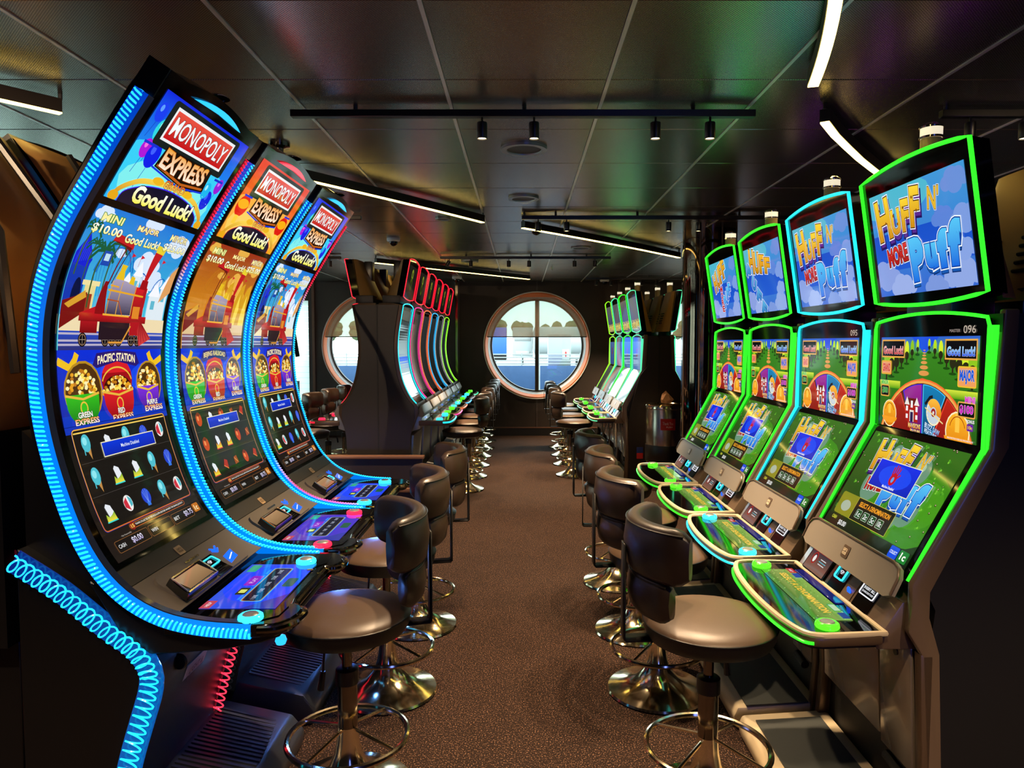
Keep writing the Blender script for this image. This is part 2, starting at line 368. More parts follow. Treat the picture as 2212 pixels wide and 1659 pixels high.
fw.box(WX+3.7, XR, WALLY, WALLY+.16, 0, CEIL+.09)
fw.box(XL, -3.98, WALLY, WALLY+.16, 0, CEIL+.09); fw.box(-3.98, WX-3.45, WALLY, WALLY+.16, 0, .55); fw.box(-3.98, WX-3.45, WALLY, WALLY+.16, 2.1, CEIL+.09); fw.box(-3.3, WX-3.45, WALLY, WALLY+.16, .55, 2.1)
fwall = struct('wall_far', fw, M['wallm'], smooth=False)
struct('baseboard_far', MB().box(XL, XR, WALLY-.015, WALLY, 0, .12), M['base'])
struct('trim_1', MB().box(XL, XR, WALLY-.02, WALLY-.002, .12, .135), M['wood'])
for i, sx in enumerate((-.985, WX, 1.5, -3.22)):
    if sx == WX: MB().box(sx-.012, sx+.012, WALLY-.006, WALLY, .135, WZ-WR-.01).build('wall_seam_strip', M['seam'], fwall); MB().box(sx-.012, sx+.012, WALLY-.006, WALLY, WZ+WR+.01, CEIL).build('wall_seam_strip', M['seam'], fwall)
    else: MB().box(sx-.02, sx+.02, WALLY-.03, WALLY, .135, CEIL).build('wall_seam_strip', M['seam'] if i != 3 else M['wood'], fwall)
MB().box(-1.02, -.985, WALLY-.06, WALLY-.03, .135, CEIL).build('corner_post', M['dchrome'], fwall)
def ring(o, prof, name, m, cx, parent): return MB().lathe(prof, 72, (cx, WALLY, WZ), 'y').build(name, m, parent)
for i, cx in enumerate((WX, WX-2.5, WX+2.5)):
    g = MB(); N = 64; g.add([(cx+.70*math.cos(2*PI*k/N), WALLY+.10, WZ+.70*math.sin(2*PI*k/N)) for k in range(N)], [tuple(range(N))])
    w = struct('window_%d' % (i+1), g, GL, smooth=False)
    ring(w, [(.815, -.03), (.83, -.035), (.835, 0), (.815, 0)], 'outer_rim', M['white'], cx, w)
    ring(w, [(.815, -.03), (.80, -.035), (.762, .02), (.76, .05)], 'copper_ring', M['copper'], cx, w)
    ring(w, [(.762, .02), (.75, .03), (.72, .09)], 'white_reveal', M['white'], cx, w)
    ring(w, [(.722, .07), (.70, .07), (.695, .11)], 'gasket', M['gasket'], cx, w)
    MB().box(cx-.028, cx+.028, WALLY+.07, WALLY+.12, WZ-.70, WZ+.70).build('mullion', M['gasket'], w)
    # roller shade over the upper half: chord cut disc
    zc = WZ+.14; a0 = math.asin((zc-WZ)/.79); pts = [(cx+.79*math.cos(a), WZ+.79*math.sin(a)) for a in [a0+(PI-2*a0)*k/40 for k in range(41)]]
    MB().prism(pts, 'y', WALLY-.028, WALLY-.026).build('roller_shade', SHADE, w, smooth=False)
    MB().box(cx-.77, cx+.77, WALLY-.033, WALLY-.022, zc-.014, zc).build('shade_bar', M['gasket'], w)
    MB().prism([(cx+.80*math.cos(a), WZ+.80*math.sin(a)) for a in [PI/2+.38-.76*k/12 for k in range(13)]], 'y', WALLY-.06, WALLY-.028).build('shade_cassette', M['copper'], w, smooth=False)
w = struct('window_8', MB().box(-3.98, -3.3, WALLY+.08, WALLY+.09, .55, 2.1), GL, smooth=False)
for k in range(18): MB().box(-3.98, -3.3, WALLY+.02, WALLY+.025, .56+k*.0855, .56+k*.0855+.083).build('blind_fold', SHEER, w)

# ------------------------------------------------------------------ outside: deck edge, rails, quay with lorries, trees
tag(MB().box(-60, 60, 17, 140, -2.0, -1.9).build('quay', M['quay']), None, None, kind='structure')
tag(MB().box(-8, 9, 11.4, 15, .1, .2).build('ship_deck', M['outwhite']), None, None, kind='structure')
for k, (a, b_) in enumerate(((-4.6, -2.3), (-2.2, -.62), (-.54, .28), (.36, 2.4), (2.5, 5))):
    tag(MB().box(a, b_, 14.0, 14.06, .2, 1.0).build('bulwark_panel', M['navy'], bevel=.01), 'blue painted steel bulwark panel outside the round windows, %s' % ('farthest left', 'second from left', 'left of the white post', 'under the white cabinet', 'farthest right')[k], 'panel', 'bulwark panels outside')
t = tag(empty('deck_railing', (0, 14.03, 1.0)), 'white ship railing of four bars above the blue bulwark outside', 'railing')
for z in (.04, .10, .16, .22): MB().tube([(-5, 0, z), (5, 0, z)], .011, 6).build('rail_bar', M['outwhite'], t)
for k in range(9): MB().tube([(-4.6+k*1.15, 0, 0), (-4.6+k*1.15, 0, .25)], .014, 6).build('rail_post', M['outwhite'], t)
for nm, x, lab in (('white_post', .33, 'white steel post outside the middle of the round window'),): tag(MB().box(x-.07, x+.0, 13.2, 13.28, .2, 3.2).build('deck_post', M['outwhite'], bevel=.01), lab, 'post')
t = tag(empty('deck_cabinet', (.74, 14.08, .2)), 'white equipment cabinet with red arrow sign outside the window', 'cabinet')
MB().box(-.22, .23, 0, .3, -.0, 1.42).build('body', M['outwhite'], t, bevel=.01); MB().box(.06, .2, -.01, 0, .92, 1.12).build('sign', M['white'], t)
ar = MB(); ar.prism([(.12, .97), (.14, .97), (.14, 1.04), (.155, 1.04), (.13, 1.09), (.105, 1.04), (.12, 1.04)], 'y', -.014, -.01); ar.build('arrow', M['red'], t, smooth=False)
def lorry(name, x, y, lab, parts):
    t = tag(empty(name, (x, y, -1.9)), lab, 'truck', 'vehicles on the quay')
    for pn, bx, m in parts: MB().box(*bx).build(pn, m, t, bevel=.04)
    return t
t = lorry('box_trailer', -1.3, 70, 'blue box trailer parked on the quay at the left', (('box', (-9, -.2, 0, 2.5, 2.2, 4.9), M['truckblue']), ('chassis', (-9, -.2, .3, 2.2, 1.7, 2.2), M['steel'])))
for k in range(4): MB().lathe([(0, -.2), (.5, -.2), (.5, .2), (0, .2)], 20, (-8+k*1.2, 0, 1.2), 'y').build('wheel', M['black'], t)
t = lorry('truck_cab', -.3, 70, 'white truck cab between blue trailer and tanker', (('cab', (-.6, 1.4, 0, 2.4, 1.9, 4.9), M['outwhite']), ('grille', (-.3, 1.1, -.05, 0, 2.2, 2.6), M['plate']), ('windscreen', (-.4, 1.2, -.06, 0, 3.6, 4.4), M['plate'])))
t = lorry('tank_trailer', 4.2, 68, 'white cylindrical tank trailer with orange plate', (('chassis', (-3, 3.5, .3, 2.0, 1.8, 2.2), M['plate']), ('plate', (-.6, .1, -.35, -.3, 3.9, 4.2), M['orange'])))
tk = MB()
tk.tube([(-3.1, 1.1, 3.6), (-2.95, 1.1, 3.6), (3.3, 1.1, 3.6), (3.45, 1.1, 3.6)], [.9, 1.35, 1.35, .9], 24); tk.build('tank', M['outwhite'], t)
lorry('white_truck', 10.4, 69, 'white truck with blue lettering panel at right on the quay', (('body', (-2.4, 3, 0, 2.5, 2.0, 5.1), M['outwhite']), ('panel', (-1.8, 0, -.04, 0, 3.8, 4.4), M['truckblue']), ('bumper', (-2.4, 3, -.1, .3, 1.5, 2.0), M['steel'])))
random.seed(3)
for k in range(16):
    x = -30+k*4.3; tall = k in (10, 11, 12); r = random.uniform(1.5, 1.68)
    t = tag(empty('shore_tree', (x, 112+random.uniform(-3, 3), -1.9)), ('tall pointed' if tall else 'round grey-green')+' tree on the shore, number %s from the left' % ('first second third fourth fifth sixth seventh eighth ninth tenth eleventh twelfth thirteenth fourteenth fifteenth sixteenth'.split()[k]), 'tree', 'trees on the far shore')
    MB().tube([(0, 0, 0), (0, 0, 3)], .2, 8).build('trunk', M['steel'], t)
    cr = MB()
    for q in range(14):
        a, h = random.uniform(0, 2*PI), random.random(); rr_ = (r*1.2*(1-h)*.5 if tall else r*.7)
        cz = 4.3+h*(4.2 if tall else 2.0)+(1.0 if k == 5 else 0); ox, oy = rr_*math.cos(a), rr_*math.sin(a); s_ = (.55*(1.3-h) if tall else r*.55)
        cr.lathe([(0, -s_), (s_*.75, -s_*.6), (s_, 0), (s_*.7, s_*.65), (0, s_)], 9, (ox, oy, cz))
    cr.build('crown', M['tree'], t)

# ------------------------------------------------------------------ pictures shown on the screens
def cloud(p, x, y, s, c='dfe8ff'):
    for dx, dy, r in ((-.9, 0, .6), (-.3, .35, .75), (.4, .3, .65), (1, 0, .5), (0, -.1, .8)): p.ell(x+dx*s, y+dy*s, r*s, r*s*.8, c)
def balloon(p, x, y, s, c, hi):
    p.line([(x, y-s), (x-.01, y-2.6*s)], .002, '1030c0'); p.ell(x, y, s*.8, s, c); p.ell(x-.2*s, y+.35*s, s*.25, s*.35, hi)
def title_pic(red):
    p = Pic(.55, .33)
    p.rect(0, 0, .55, .33, ('ff9020', 'e02818') if red else ('20b8ff', '1428e0'), 6)
    p.ell(.27, .10, .34, .12, 'ffb040' if red else '38d0f8'); p.ell(.27, .07, .26, .09, 'ffd060' if red else '80f0f0')
    if red:
        for x, y in ((.06, .14), (.49, .13)): p.rect(x-.004, y, x+.004, .24, 'c01010'); p.ell(x, y, .048, .045, 'e01808'); p.ell(x, y+.008, .045, .02, 'ffb010'); p.rect(x-.015, y-.075, x+.015, y-.04, 'ffd040')
    else:
        for a in ((.075, .225, .038, '30d8e0', 'a0fff0'), (.055, .165, .03, 'b018d8', 'ff70e0'), (.10, .155, .04, '1020e8', '4060ff'), (.03, .27, .03, '1c40f0', '60a0ff'), (.49, .10, .035, '1228e0', '4060ff'), (.52, .16, .028, '9820d8', 'e070ff'), (.46, .13, .03, '20b8f0', 'a0f0ff')): balloon(p, *a)
        for k in range(24): p.ell(random.uniform(.02, .53), random.uniform(.02, .2), .0016, .0016, 'f0ffff', n=6)
    p.rr(.06, .185, .49, .322, .012, '15201e'); p.rect(.03, .178, .10, .186, '1530d0'); p.rect(.47, .173, .53, .181, '1530d0')
    p.rect(.085, .205, .465, .308, 'f0f2f4'); p.rect(.094, .213, .456, .299, ('c41018', 'e85040'), 3)
    p.text('MONOPOLY', .275, .256, .335, .058, 'f6f8fa', '5a0a10', .02, .015)
    p.poly([(.14, .195), (.43, .195), (.44, .12), (.36, .10), (.30, .105), (.13, .13)], '181008'); p.line([(.12, .127), (.30, .101), (.44, .116)], .006, '1838e0')
    p.line([(.14, .137), (.30, .113), (.43, .127)], .008, 'c06018')
    p.text('EXPRESS', .280, .166, .265, .062, ('fff4e0', 'f0a010'), ('2a1004', 'b85a10'), .02, .03, arch=-.008)
    # golden arch over a black plaque
    arch = [(.03, 0), (.035, .03), (.08, .062), (.14, .082), (.27, .094), (.41, .082), (.48, .055), (.515, .03), (.52, 0)]
    p.line(catmull(arch, 4), .017, ('c87808', 'ffdc50')); p.ell(.03, .012, .022, .016, 'e8a818'); p.ell(.525, .012, .022, .016, 'e8a818'); p.ell(.19, .095, .03, .012, 'f0b820'); p.ell(.37, .092, .03, .012, 'f0b820')
    inner = [(.055, -.01), (.06, .028), (.10, .052), (.16, .07), (.27, .08), (.39, .07), (.455, .048), (.49, .025), (.495, -.01)]
    q = catmull(inner, 4); p.poly(q, '15122a'); p.line(q, .0035, 'c01028' if red else '4020f0')
    p.text('GRAND', .285, .096, .12, .028, ('ffd060', 'e05010'), ('401004', ), .035, .03)
    p.text('Good Luck!', .28, .038, .34, .056, ('f8f040', 'ffffff'), ('101010',), .035, .04)
    return p
def train_pic(red):
    p = Pic(.55, .425)
    sky = ('e8a020', '9a3018') if red else ('50d0e0', '1878d8')
    p.rect(0, 0, .55, .425, sky, 8)
    cl = 'e8b048' if red else 'd8e8fc'
    for x, y, s in ((.05, .40, .03), (.30, .415, .035), (.36, .28, .05), (.50, .36, .05), (.42, .23, .045), (.20, .30, .02)): cloud(p, x, y, s, cl)
    rail = 'b87018' if red else '1868c0'
    for rx in (.10, .088): p.arc(.20, .20, rx, rx*1.35, 20, 165, .005, rail, 20)
    for a in range(30, 165, 12): p.line([(.20+.1*math.cos(math.radians(a)), .20+.135*math.sin(math.radians(a))), (.20+.075*math.cos(math.radians(a)), .16)], .0018, rail)
    for cx, r in ((.35, .055), (.48, .05)):
        p.arc(cx, .17, r, r*1.5, 5, 175, .004, rail, 14)
        for a in range(20, 170, 20): p.line([(cx+r*math.cos(math.radians(a)), .17+1.5*r*math.sin(math.radians(a))), (cx+r*math.cos(math.radians(a)), .14)], .0015, rail)
    wall = 'd89838' if red else 'e0ecf4'
    for x, w, h in ((.255, .05, .20), (.31, .04, .24), (.36, .05, .19), (.43, .06, .18), (.49, .05, .21)):
        p.rect(x, .10, x+w, h, wall); p.poly([(x-.008, h), (x+w+.008, h), (x+w/2, h+.05)], 'f0c860' if red else 'f6f8ff'); p.rect(x+w*.3, h-.045, x+w*.7, h-.015, 'a06020' if red else '60b8d0')
    for x in (.26, .31, .44): p.line([(x, .27), (x, .31)], .0015, 'b02020'); p.poly([(x, .31), (x+.02, .303), (x, .296)], 'd02030')
    if not red:
        p.poly([(0, .10), (0, .28), (.03, .34), (.075, .27), (.075, .12)], '1838b0'); p.poly([(0, .28), (.03, .34), (.08, .265), (.07, .24), (0, .25)], '1020d0'); p.ell(.05, .15, .02, .06, '0c1440')
        for k in range(9): p.line([(.01+k*.008, .25+k*.002), (.02+k*.0065, .325-k*.006)], .0012, '4060e0')
        p.rect(.085, .10, .135, .20, 'e8d890'); p.rect(.07, .19, .15, .205, 'f0e0a0'); p.rect(.09, .10, .125, .165, 'a03820')
        for px, py, s in ((.03, .36, .9), (.12, .30, 1.1), (.175, .33, 1.0), (.07, .315, .7)):
            p.line([(px, py), (px-.012*s, py-.06*s), (px-.01*s, py-.16*s)], .006*s, '3a5a30')
            for a in (10, 45, 80, 125, 160, 200, 340): p.line([(px, py), (px+.03*s*math.cos(math.radians(a)), py+.022*s*math.sin(math.radians(a))+.004), (px+.055*s*math.cos(math.radians(a)), py+.03*s*math.sin(math.radians(a))-.02*s)], .009*s, '0f5a38')
        p.rect(.12, .255, .16, .30, '1848b0'); p.rect(.128, .27, .152, .292, 'c0e0f0')
        p.poly([(.49, .16), (.55, .20), (.55, .30), (.52, .27)], 'e0a060')
    else:
        for x in (.25, .33, .45, .52): p.poly([(x-.07, .10), (x-.02, .27), (x+.01, .29), (x+.07, .10)], 'd8a020'); p.poly([(x-.03, .10), (x, .24), (x+.04, .10)], 'f8d850')
    p.rect(0, .045, .55, .10, 'e0c090' if red else 'f0dcb0', 2)
    p.rect(0, 0, .55, .055, ('303070', '2848c0') if not red else ('404070', '8a5060'), 2)
    for y in (.012, .024, .044): p.rect(0, y, .55, y+.006, 'b8b0c8')
    # train
    d = '8a1014'; r_ = 'c01820'
    p.poly([(.0, .06), (.0, .14), (.07, .16), (.10, .17), (.10, .11)], '7a1412'); p.poly([(.01, .13), (.09, .175), (.10, .155), (.03, .12)], 'd8a030')
    for x in (.105, .215, .25, .285, .355, .39): p.ell(x, .03, .02, .021, '100c10'); p.arc(x, .03, .015, .016, 0, 360, .003, '8a6a50', 12); p.line([(x-.014, .03), (x+.014, .03)], .0018, 'a09080'); p.line([(x, .016), (x, .044)], .0018, 'a09080')
    p.rect(.18, .03, .34, .085, '281820'); p.rect(.09, .05, .17, .09, ('7a0c10', 'b01820'), 2); p.rect(.08, .085, .43, .108, (d, r_), 2)
    p.poly([(.08, .108), (.17, .108), (.19, .19), (.16, .18), (.15, .13)], r_); p.poly([(.15, .13), (.17, .21), (.185, .21), (.20, .108), (.15, .108)], d)
    p.poly([(.20, .11), (.205, .21), (.22, .225), (.30, .215), (.34, .205), (.335, .11)], ('38304a', 'b0a4c0')); p.rect(.335, .108, .405, .205, (d, 'd82028'), 4); p.ell(.395, .16, .012, .045, 'b01820')
    for x in (.205, .255, .335): p.line([(x, .11), (x+.004, .215)], .0035, 'e0a840')
    p.line([(.195, .185), (.39, .175)], .006, 'e8a828'); p.line([(.20, .20), (.245, .197)], .005, 'e8a828'); p.line([(.20, .155), (.26, .152), (.29, .108)], .0045, 'b05020'); p.line([(.19, .108), (.33, .106)], .006, 'f0b038')
    p.poly([(.215, .222), (.26, .22), (.25, .25), (.255, .268), (.225, .27), (.226, .25)], 'e8c020'); p.poly([(.29, .213), (.32, .209), (.315, .235), (.295, .238)], 'e8c020')
    p.poly([(.355, .20), (.40, .198), (.395, .23), (.36, .232)], 'a01018'); p.poly([(.368, .23), (.388, .23), (.42, .33), (.372, .335)], r_); p.poly([(.372, .33), (.42, .325), (.424, .35), (.368, .356)], 'e8d030')
    p.line([(.185, .20), (.215, .33)], .006, '701014'); p.line([(.20, .205), (.235, .32)], .004, '300808'); p.poly([(.13, .335), (.14, .36), (.24, .345), (.245, .32), (.20, .325)], r_); p.poly([(.13, .335), (.20, .325), (.24, .31), (.235, .325), (.16, .335)], '6a0a10')
    p.rect(.345, .10, .385, .14, 'e08828'); p.rect(.34, .045, .40, .09, 'b01820'); p.poly([(.395, .10), (.41, .085), (.47, .035), (.40, .01), (.385, .06)], ('d84040', 'a01018'))
    for k in range(5): p.line([(.40+k*.004, .09-k*.003), (.395+k*.017, .015+k*.005)], .002, '700c10')
    p.line([(.23, .022), (.30, .022), (.325, .05), (.345, .075)], .006, 'e09838')
    for t_, v_, x, w1, w2, c0, dy in (('MINI', '$10.00', .085, .10, .14, '208030', 0), ('MAJOR', 'Good Luck!', .275, .12, .19, '801818', -.006), ('MINOR', '$25.00', .465, .11, .14, '302080', -.003)):
        p.text(t_, x, .395+dy, w1, .024, 'fff0a0', (c0,), .05, .03); p.text(v_, x, .358+dy, w2, .03, ('f8f070', 'ffffff'), ('203018',), .03, .03)
    return p
def coins(p, x, y, rx, ry, n):
    for k in range(n):
        a = random.uniform(0, PI); q = random.random()**.5; cx, cy = x+rx*q*math.cos(a), y+ry*q*math.sin(a)
        p.ell(cx, cy, .008, .006, random.choice(('ffe060', 'e8a020', 'c07818', 'fff0b0')), n=7)
def pots_pic(red):
    p = Pic(.55, .215)
    p.rect(0, 0, .55, .215, ('1828a0', '1030d8'), 3); p.ell(.15, .13, .10, .05, '1848e8'); p.ell(.45, .12, .10, .05, '1848e8'); p.rect(0, 0, .55, .03, '1038c0')
    for s in (1, -1):
        bx = 0 if s > 0 else .55
        p.line([(bx, .185), (bx+s*.05, .165), (bx+s*.075, .185), (bx+s*.085, .205)], .022, 'f0c020'); p.ell(bx+s*.085, .155, .018, .012, 'f0c020')
    for x, y, c0, c1, s in ((.10, .075, '18701c', '38c020', 1.05), (.45, .08, '4a1490', '8030e0', .9), (.275, .075, '8a0c14', 'e02028', 1.1)):
        if c1 != 'e02028': p.ell(x+.01, y+.02, .085*s, .085*s, 'b88a20'); p.ell(x+.01, y+.02, .078*s, .078*s, '503010')
        else: p.ell(x, y+.045, .075*s, .062*s, 'a01018'); p.ell(x, y+.045, .075*s, .062*s, 'd82028', 20, 160); p.arc(x, y+.03, .073*s, .05*s, 15, 165, .005, 'e8c040'); p.ell(x, y+.022, .066*s, .035*s, '401008')
        coins(p, x, y+.005, .07*s, .075*s if c1 != 'e02028' else .05, 70)
        p.poly([(x-.072*s, y+.012)]+[(x+.072*s*math.cos(a), y+.0-.075*s*abs(math.sin(a))**.8) for a in [PI+PI*k/12 for k in range(13)]]+[(x+.072*s, y+.012)], (c0, c1))
        p.line([(x-.074*s, y+.012), (x, y-.002), (x+.074*s, y+.012)], .007, 'e8b840'); p.ell(x, y-.028, .018, .02, 'e8c040'); p.ell(x, y-.028, .013, .015, c1)
    for x, y, t_ in ((.095, .028, 'GREEN'), (.275, .024, 'RED'), (.46, .036, 'PURPLE')):
        p.text(t_, x, y, .065 if t_ != 'RED' else .036, .017, 'f8f8f0', ('202010',), .05, .03); p.text('EXPRESS', x+.005, y-.02, .11, .019, ('ffffff', 'f8a030'), ('602008',), .04, .03)
    p.poly([(.15, .17), (.17, .205), (.275, .213), (.38, .205), (.40, .17), (.38, .16), (.275, .178), (.17, .16)], '2a1a70')
    p.text('BEIJING RAILROAD' if red else 'PACIFIC STATION', .275, .183, .20, .026, 'fff0c8' if not red else 'f0d890', ('402050',), .03, .03, arch=.009)
    return p
def cone(p, x, y, s, red):
    if red: p.ell(x, y, .022*s, .026*s, 'c84018'); p.ell(x, y+.018*s, .014*s, .007*s, '7a2010'); p.ell(x-.006, y+.004, .007, .01, 'f09050'); return
    p.poly([(x-.005, y-.004), (x+.016, y-.006), (x+.012, y-.04*s)], 'c08a48'); p.ell(x, y+.008, .019*s, .025*s, '50c0d0'); p.ell(x-.004, y+.014, .01, .012, '90e8f0'); p.line([(x-.012, y-.01), (x-.013, y-.026)], .004, '50c0d0')
def ballp(p, x, y, s, red):
    if red: p.poly([(x-.02, y-.005), (x, y+.02), (x+.022, y+.012), (x+.01, y-.022)], 'b02818'); p.line([(x-.02, y-.005), (x+.01, y-.022)], .004, 'f08040'); return
    p.ell(x, y, .022, .026, 'f4f0ec'); p.poly([(x-.004, y+.02), (x-.02, y+.008), (x-.02, y-.01), (x+.002, y-.024)], 'd03040'); p.poly([(x+.004, y+.024), (x+.02, y+.01), (x+.02, y-.008), (x+.008, y-.014)], '50b8c8')
def shell(p, x, y, s, red):
    if red: p.poly([(x-.018, y-.018), (x+.018, y-.014), (x+.014, y+.018), (x-.014, y+.014)], 'a04018'); p.line([(x-.01, y+.01), (x+.01, y-.01)], .003, 'f0b060'); return
    p.ell(x, y, .023, .026, '2848d0'); p.rect(x-.009, y-.032, x+.009, y-.018, '3878e0')
    for a in (50, 75, 105, 130): p.line([(x, y-.022), (x+.022*math.cos(math.radians(a)), y+.024*math.sin(math.radians(a)))], .0016, '80a0f8')
def plume(p, x, y, s, red):     # white plume over grass
    p.rect(x-.024, y-.034, x+.026, y-.03, '40d8d0' if not red else 'e04040'); p.poly([(x-.022, y-.03), (x-.018, y-.008), (x-.008, y-.018), (x, y-.004), (x+.008, y-.016), (x+.02, y-.002), (x+.024, y-.03)], ('f0e040', '40b040') if not red else ('f0e040', 'e03818'))
    p.poly([(x-.006, y-.018), (x-.012, y+.014), (x-.004, y+.022), (x+.014, y+.014), (x+.02, y-.006), (x+.008, y-.014)], 'e8ecf2')
def reel_pic(red):
    p = Pic(.55, .405)
    p.rect(0, 0, .55, .405, ('241c18', '14120f'), 3); p.rect(0, .385, .55, .405, '1838b8')
    fr = rrect(.50, .30, .012, 3, .275, .245); p.poly(rrect(.506, .306, .012, 3, .275, .245), '1c2a90'); p.poly(fr, '1d1915'); p.line(fr, .0035, ('d06828', 'f0b048') if True else '', True)
    p.line([(.03, .385), (.52, .385)], .004, 'f8d060')
    S_ = (cone, plume, cone, shell, ballp), (cone, plume, plume, cone, shell), (plume, ballp, shell, cone, ballp)
    for r_ in range(3):
        for c_ in range(5): S_[r_][c_](p, .075+c_*.10, .345-r_*.098, 1.05, red)
    for y in (.296, .198): p.rect(.03, y, .52, y+.0012, '4a4440')
    p.rect(.14, .300, .43, .346, 'f0e8c0'); p.rect(.143, .303, .427, .343, ('1028b0', '1038d8'), 2); p.text('Machine Disabled', .285, .323, .10, .011, 'e8f0ff', bold=.01)
    p.rr(.13, .072, .46, .09, .008, 'c06028'); p.rr(.132, .074, .458, .088, .007, '1a1512'); p.ell(.145, .081, .013, .013, '8a2018'); p.text('15', .145, .081, .016, .012, 'ffd060', bold=.03)
    p.text('TRAINS COLLECTED IN THE HOLD & SPIN FEATURE AWARDS THE GRAND JACKPOT!', .305, .081, .29, .008, 'f0e8e0', bold=.01)
    for x0, x1, t_, v_ in ((.03, .20, 'CASH', '$0.00'), (.205, .34, 'WIN', ''), (.345, .48, 'BET', '$0.75')):
        p.rr(x0, .022, x1, .06, .006, '8a5a30'); p.rr(x0+.0015, .0235, x1-.0015, .0585, .005, '1c1714'); p.text(t_, x0+.027, .041, .034, .012, 'e8e8e8', bold=.01)
        if v_: p.text(v_, x0+.105, .041, .055, .022, ('b0a0d8', 'f4f0ff'), ('201840',), .02, .015)
    p.text('Play Responsibly', .10, .066, .05, .006, 'a09890'); p.rr(.49, .03, .53, .062, .005, 'c07020'); p.text('1c', .51, .046, .022, .02, 'fff0c0', bold=.02)
    return p
def deckA_pic(red):
    p = Pic(.40, .215); p.rect(0, 0, .40, .215, ('5838d8', '6848a8') if red else ('1030f0', '3858e0'), 4); p.ell(.22, .10, .17, .12, '4430c8' if red else '2048ff'); p.poly([(0, 0), (.12, 0), (0, .10)], '3038a8')
    p.rr(.055, .06, .36, .125, .012, '38b8f0'); p.rr(.058, .063, .357, .122, .011, 'b08058'); p.rr(.061, .066, .354, .119, .01, '10142c')
    for k in range(5):
        x = .09+k*.058; p.text(('1 LINE', '9 LINES', '15 LINES', '25 LINES', '30 LINES')[k], x, .093, .035, .012, 'b8c0d8', bold=.01); p.rect(x-.022, .128, x+.022, .136, '2888ff')
    p.rr(.19, .13, .28, .165, .006, '8a20c8'); p.text('PLAY', .235, .148, .05, .014, 'e0b0f0'); p.rr(.11, .13, .17, .16, .006, '26301a'); p.rr(.125, .135, .155, .155, .004, 'd8e070')
    p.rr(.18, .012, .26, .045, .01, '1c5a40'); p.rect(0, .185, .06, .215, 'c04858'); p.rr(.32, .175, .39, .205, .006, '28a888'); p.text('HELP', .03, .2, .035, .01, 'f0e0e0'); return p
def meadow(p, n=90):
    p.rect(0, 0, p.w, p.h, ('142410', '38701c'), 4); p.ell(p.w*.72, p.h*.45, p.w*.4, p.h*.35, '3c8a18'); p.ell(p.w*.8, p.h*.5, p.w*.22, p.h*.22, '48981c')
    for k in range(n):
        x, y = random.uniform(0, p.w), random.uniform(.06, p.h)
        if .12 < x < p.w-.12 and .1 < y < p.h-.05: continue
        if random.random() < .6:
            for a in (0, 120, 240): p.ell(x+.004*math.cos(math.radians(a)), y+.004*math.sin(math.radians(a)), .0038, .0038, random.choice(('58a828', '7cc838', '3c8a20')), n=7)
        else: p.ell(x, y, .004, .004, '3a2a18', n=7); p.ell(x, y+.001, .002, .002, 'e8d8b0', n=6)
def huff(p, cx, cy, s, mid=True, v=0):
    ou = ('24105a', 'f6f4ff', '3a2a10')
    if v == 0:
        for i, (ch, x, y, w, h, r_) in enumerate((('H', -.130, .06, .070, .110, 6), ('U', -.070, .046, .044, .066, 2), ('F', -.022, .055, .036, .082, -2), ('F', .024, .068, .042, .10, -6))):
            p.text(ch, cx+(x+.004)*s, cy+(y-.014)*s, w*s, h*s, '5a2a90', ('24105a',), .045, .05, rot=r_)
        for i, (ch, x, y, w, h, r_) in enumerate((('H', -.130, .06, .070, .110, 6), ('U', -.070, .046, .044, .066, 2), ('F', -.022, .055, .036, .082, -2), ('F', .024, .068, .042, .10, -6))):
            p.text(ch, cx+x*s, cy+y*s, w*s, h*s, ('d08a10', 'ffd838'), ('f6f4ff', '4a3008'), .02, .04, rot=r_)
            for dx, dy in ((-.2, .25), (.15, -.1)): p.ell(cx+(x+dx*w)*s, cy+(y+dy*h)*s, .004*s, .004*s, '8a5a10', n=8)
        p.text("N'", cx+.105*s, cy+.075*s, .045*s, .055*s, 'e8b830', ('f0f0f0', '203010'), .02, .02, rot=-10)
        if mid: p.text('MORE', cx-.080*s, cy-.040*s, .098*s, .048*s, ('a01010', 'e03028'), ('f8f8f8', '3a0808'), .03, .04, rot=6)
        for dy, c_, o_ in ((-.012, '1858b0', ('0c3070',)), (0, None, None)):
            for ch, x, y, w, h, r_ in (('P', .010, -.060, .060, .11, 4), ('u', .072, -.060, .050, .062, 0), ('f', .122, -.048, .046, .092, 2), ('f', .170, -.040, .052, .108, -2)):
                p.text(ch, cx+x*s, cy+(y+dy)*s, w*s, h*s, c_ or ('1868e0', '58c8f8'), o_ or ('f4fbff', '1040a0'), .022, .075, rot=r_)
    elif v == 1:    # caught mid-animation: words tumbling
        for i, ch in enumerate('HUFF'): p.text(ch, cx+(-.10+i*.06)*s, cy+(.075-i*.012)*s, .06*s, (.10-i*.012)*s, ('c07a10', 'f8c030'), ('f6f4ff', '4a3008'), .028, .05, rot=-8)
        for i, ch in enumerate('PUFF'): p.text(ch, cx+(-.15+i*.045)*s, cy+(.035-i*.055)*s, .05*s, .055*s, ('1868c0', '60b8e8'), ('e4f4ff', '1040a0'), .03, .06, rot=-35)
    else:
        for i, ch in enumerate('HUFF'): p.text(ch, cx+(-.12+i*.055)*s, cy+(.03+i*.02)*s, .055*s, .09*s, ('c07a10', 'f8c030'), ('f6f4ff', '4a3008'), .028, .05, rot=14)
        for i, ch in enumerate('MORE'): p.text(ch, cx-.03*s, cy+(-.005-i*.032)*s, .04*s, .03*s, 'c02020', ('f8f8f8',), .03, .04)
        for i, ch in enumerate('PUFF'): p.text(ch, cx+(.01+i*.03)*s, cy+(-.07+i*.018)*s, .035*s, .06*s, ('1868e0', '58c8f8'), ('f4fbff', '1040a0'), .03, .06)
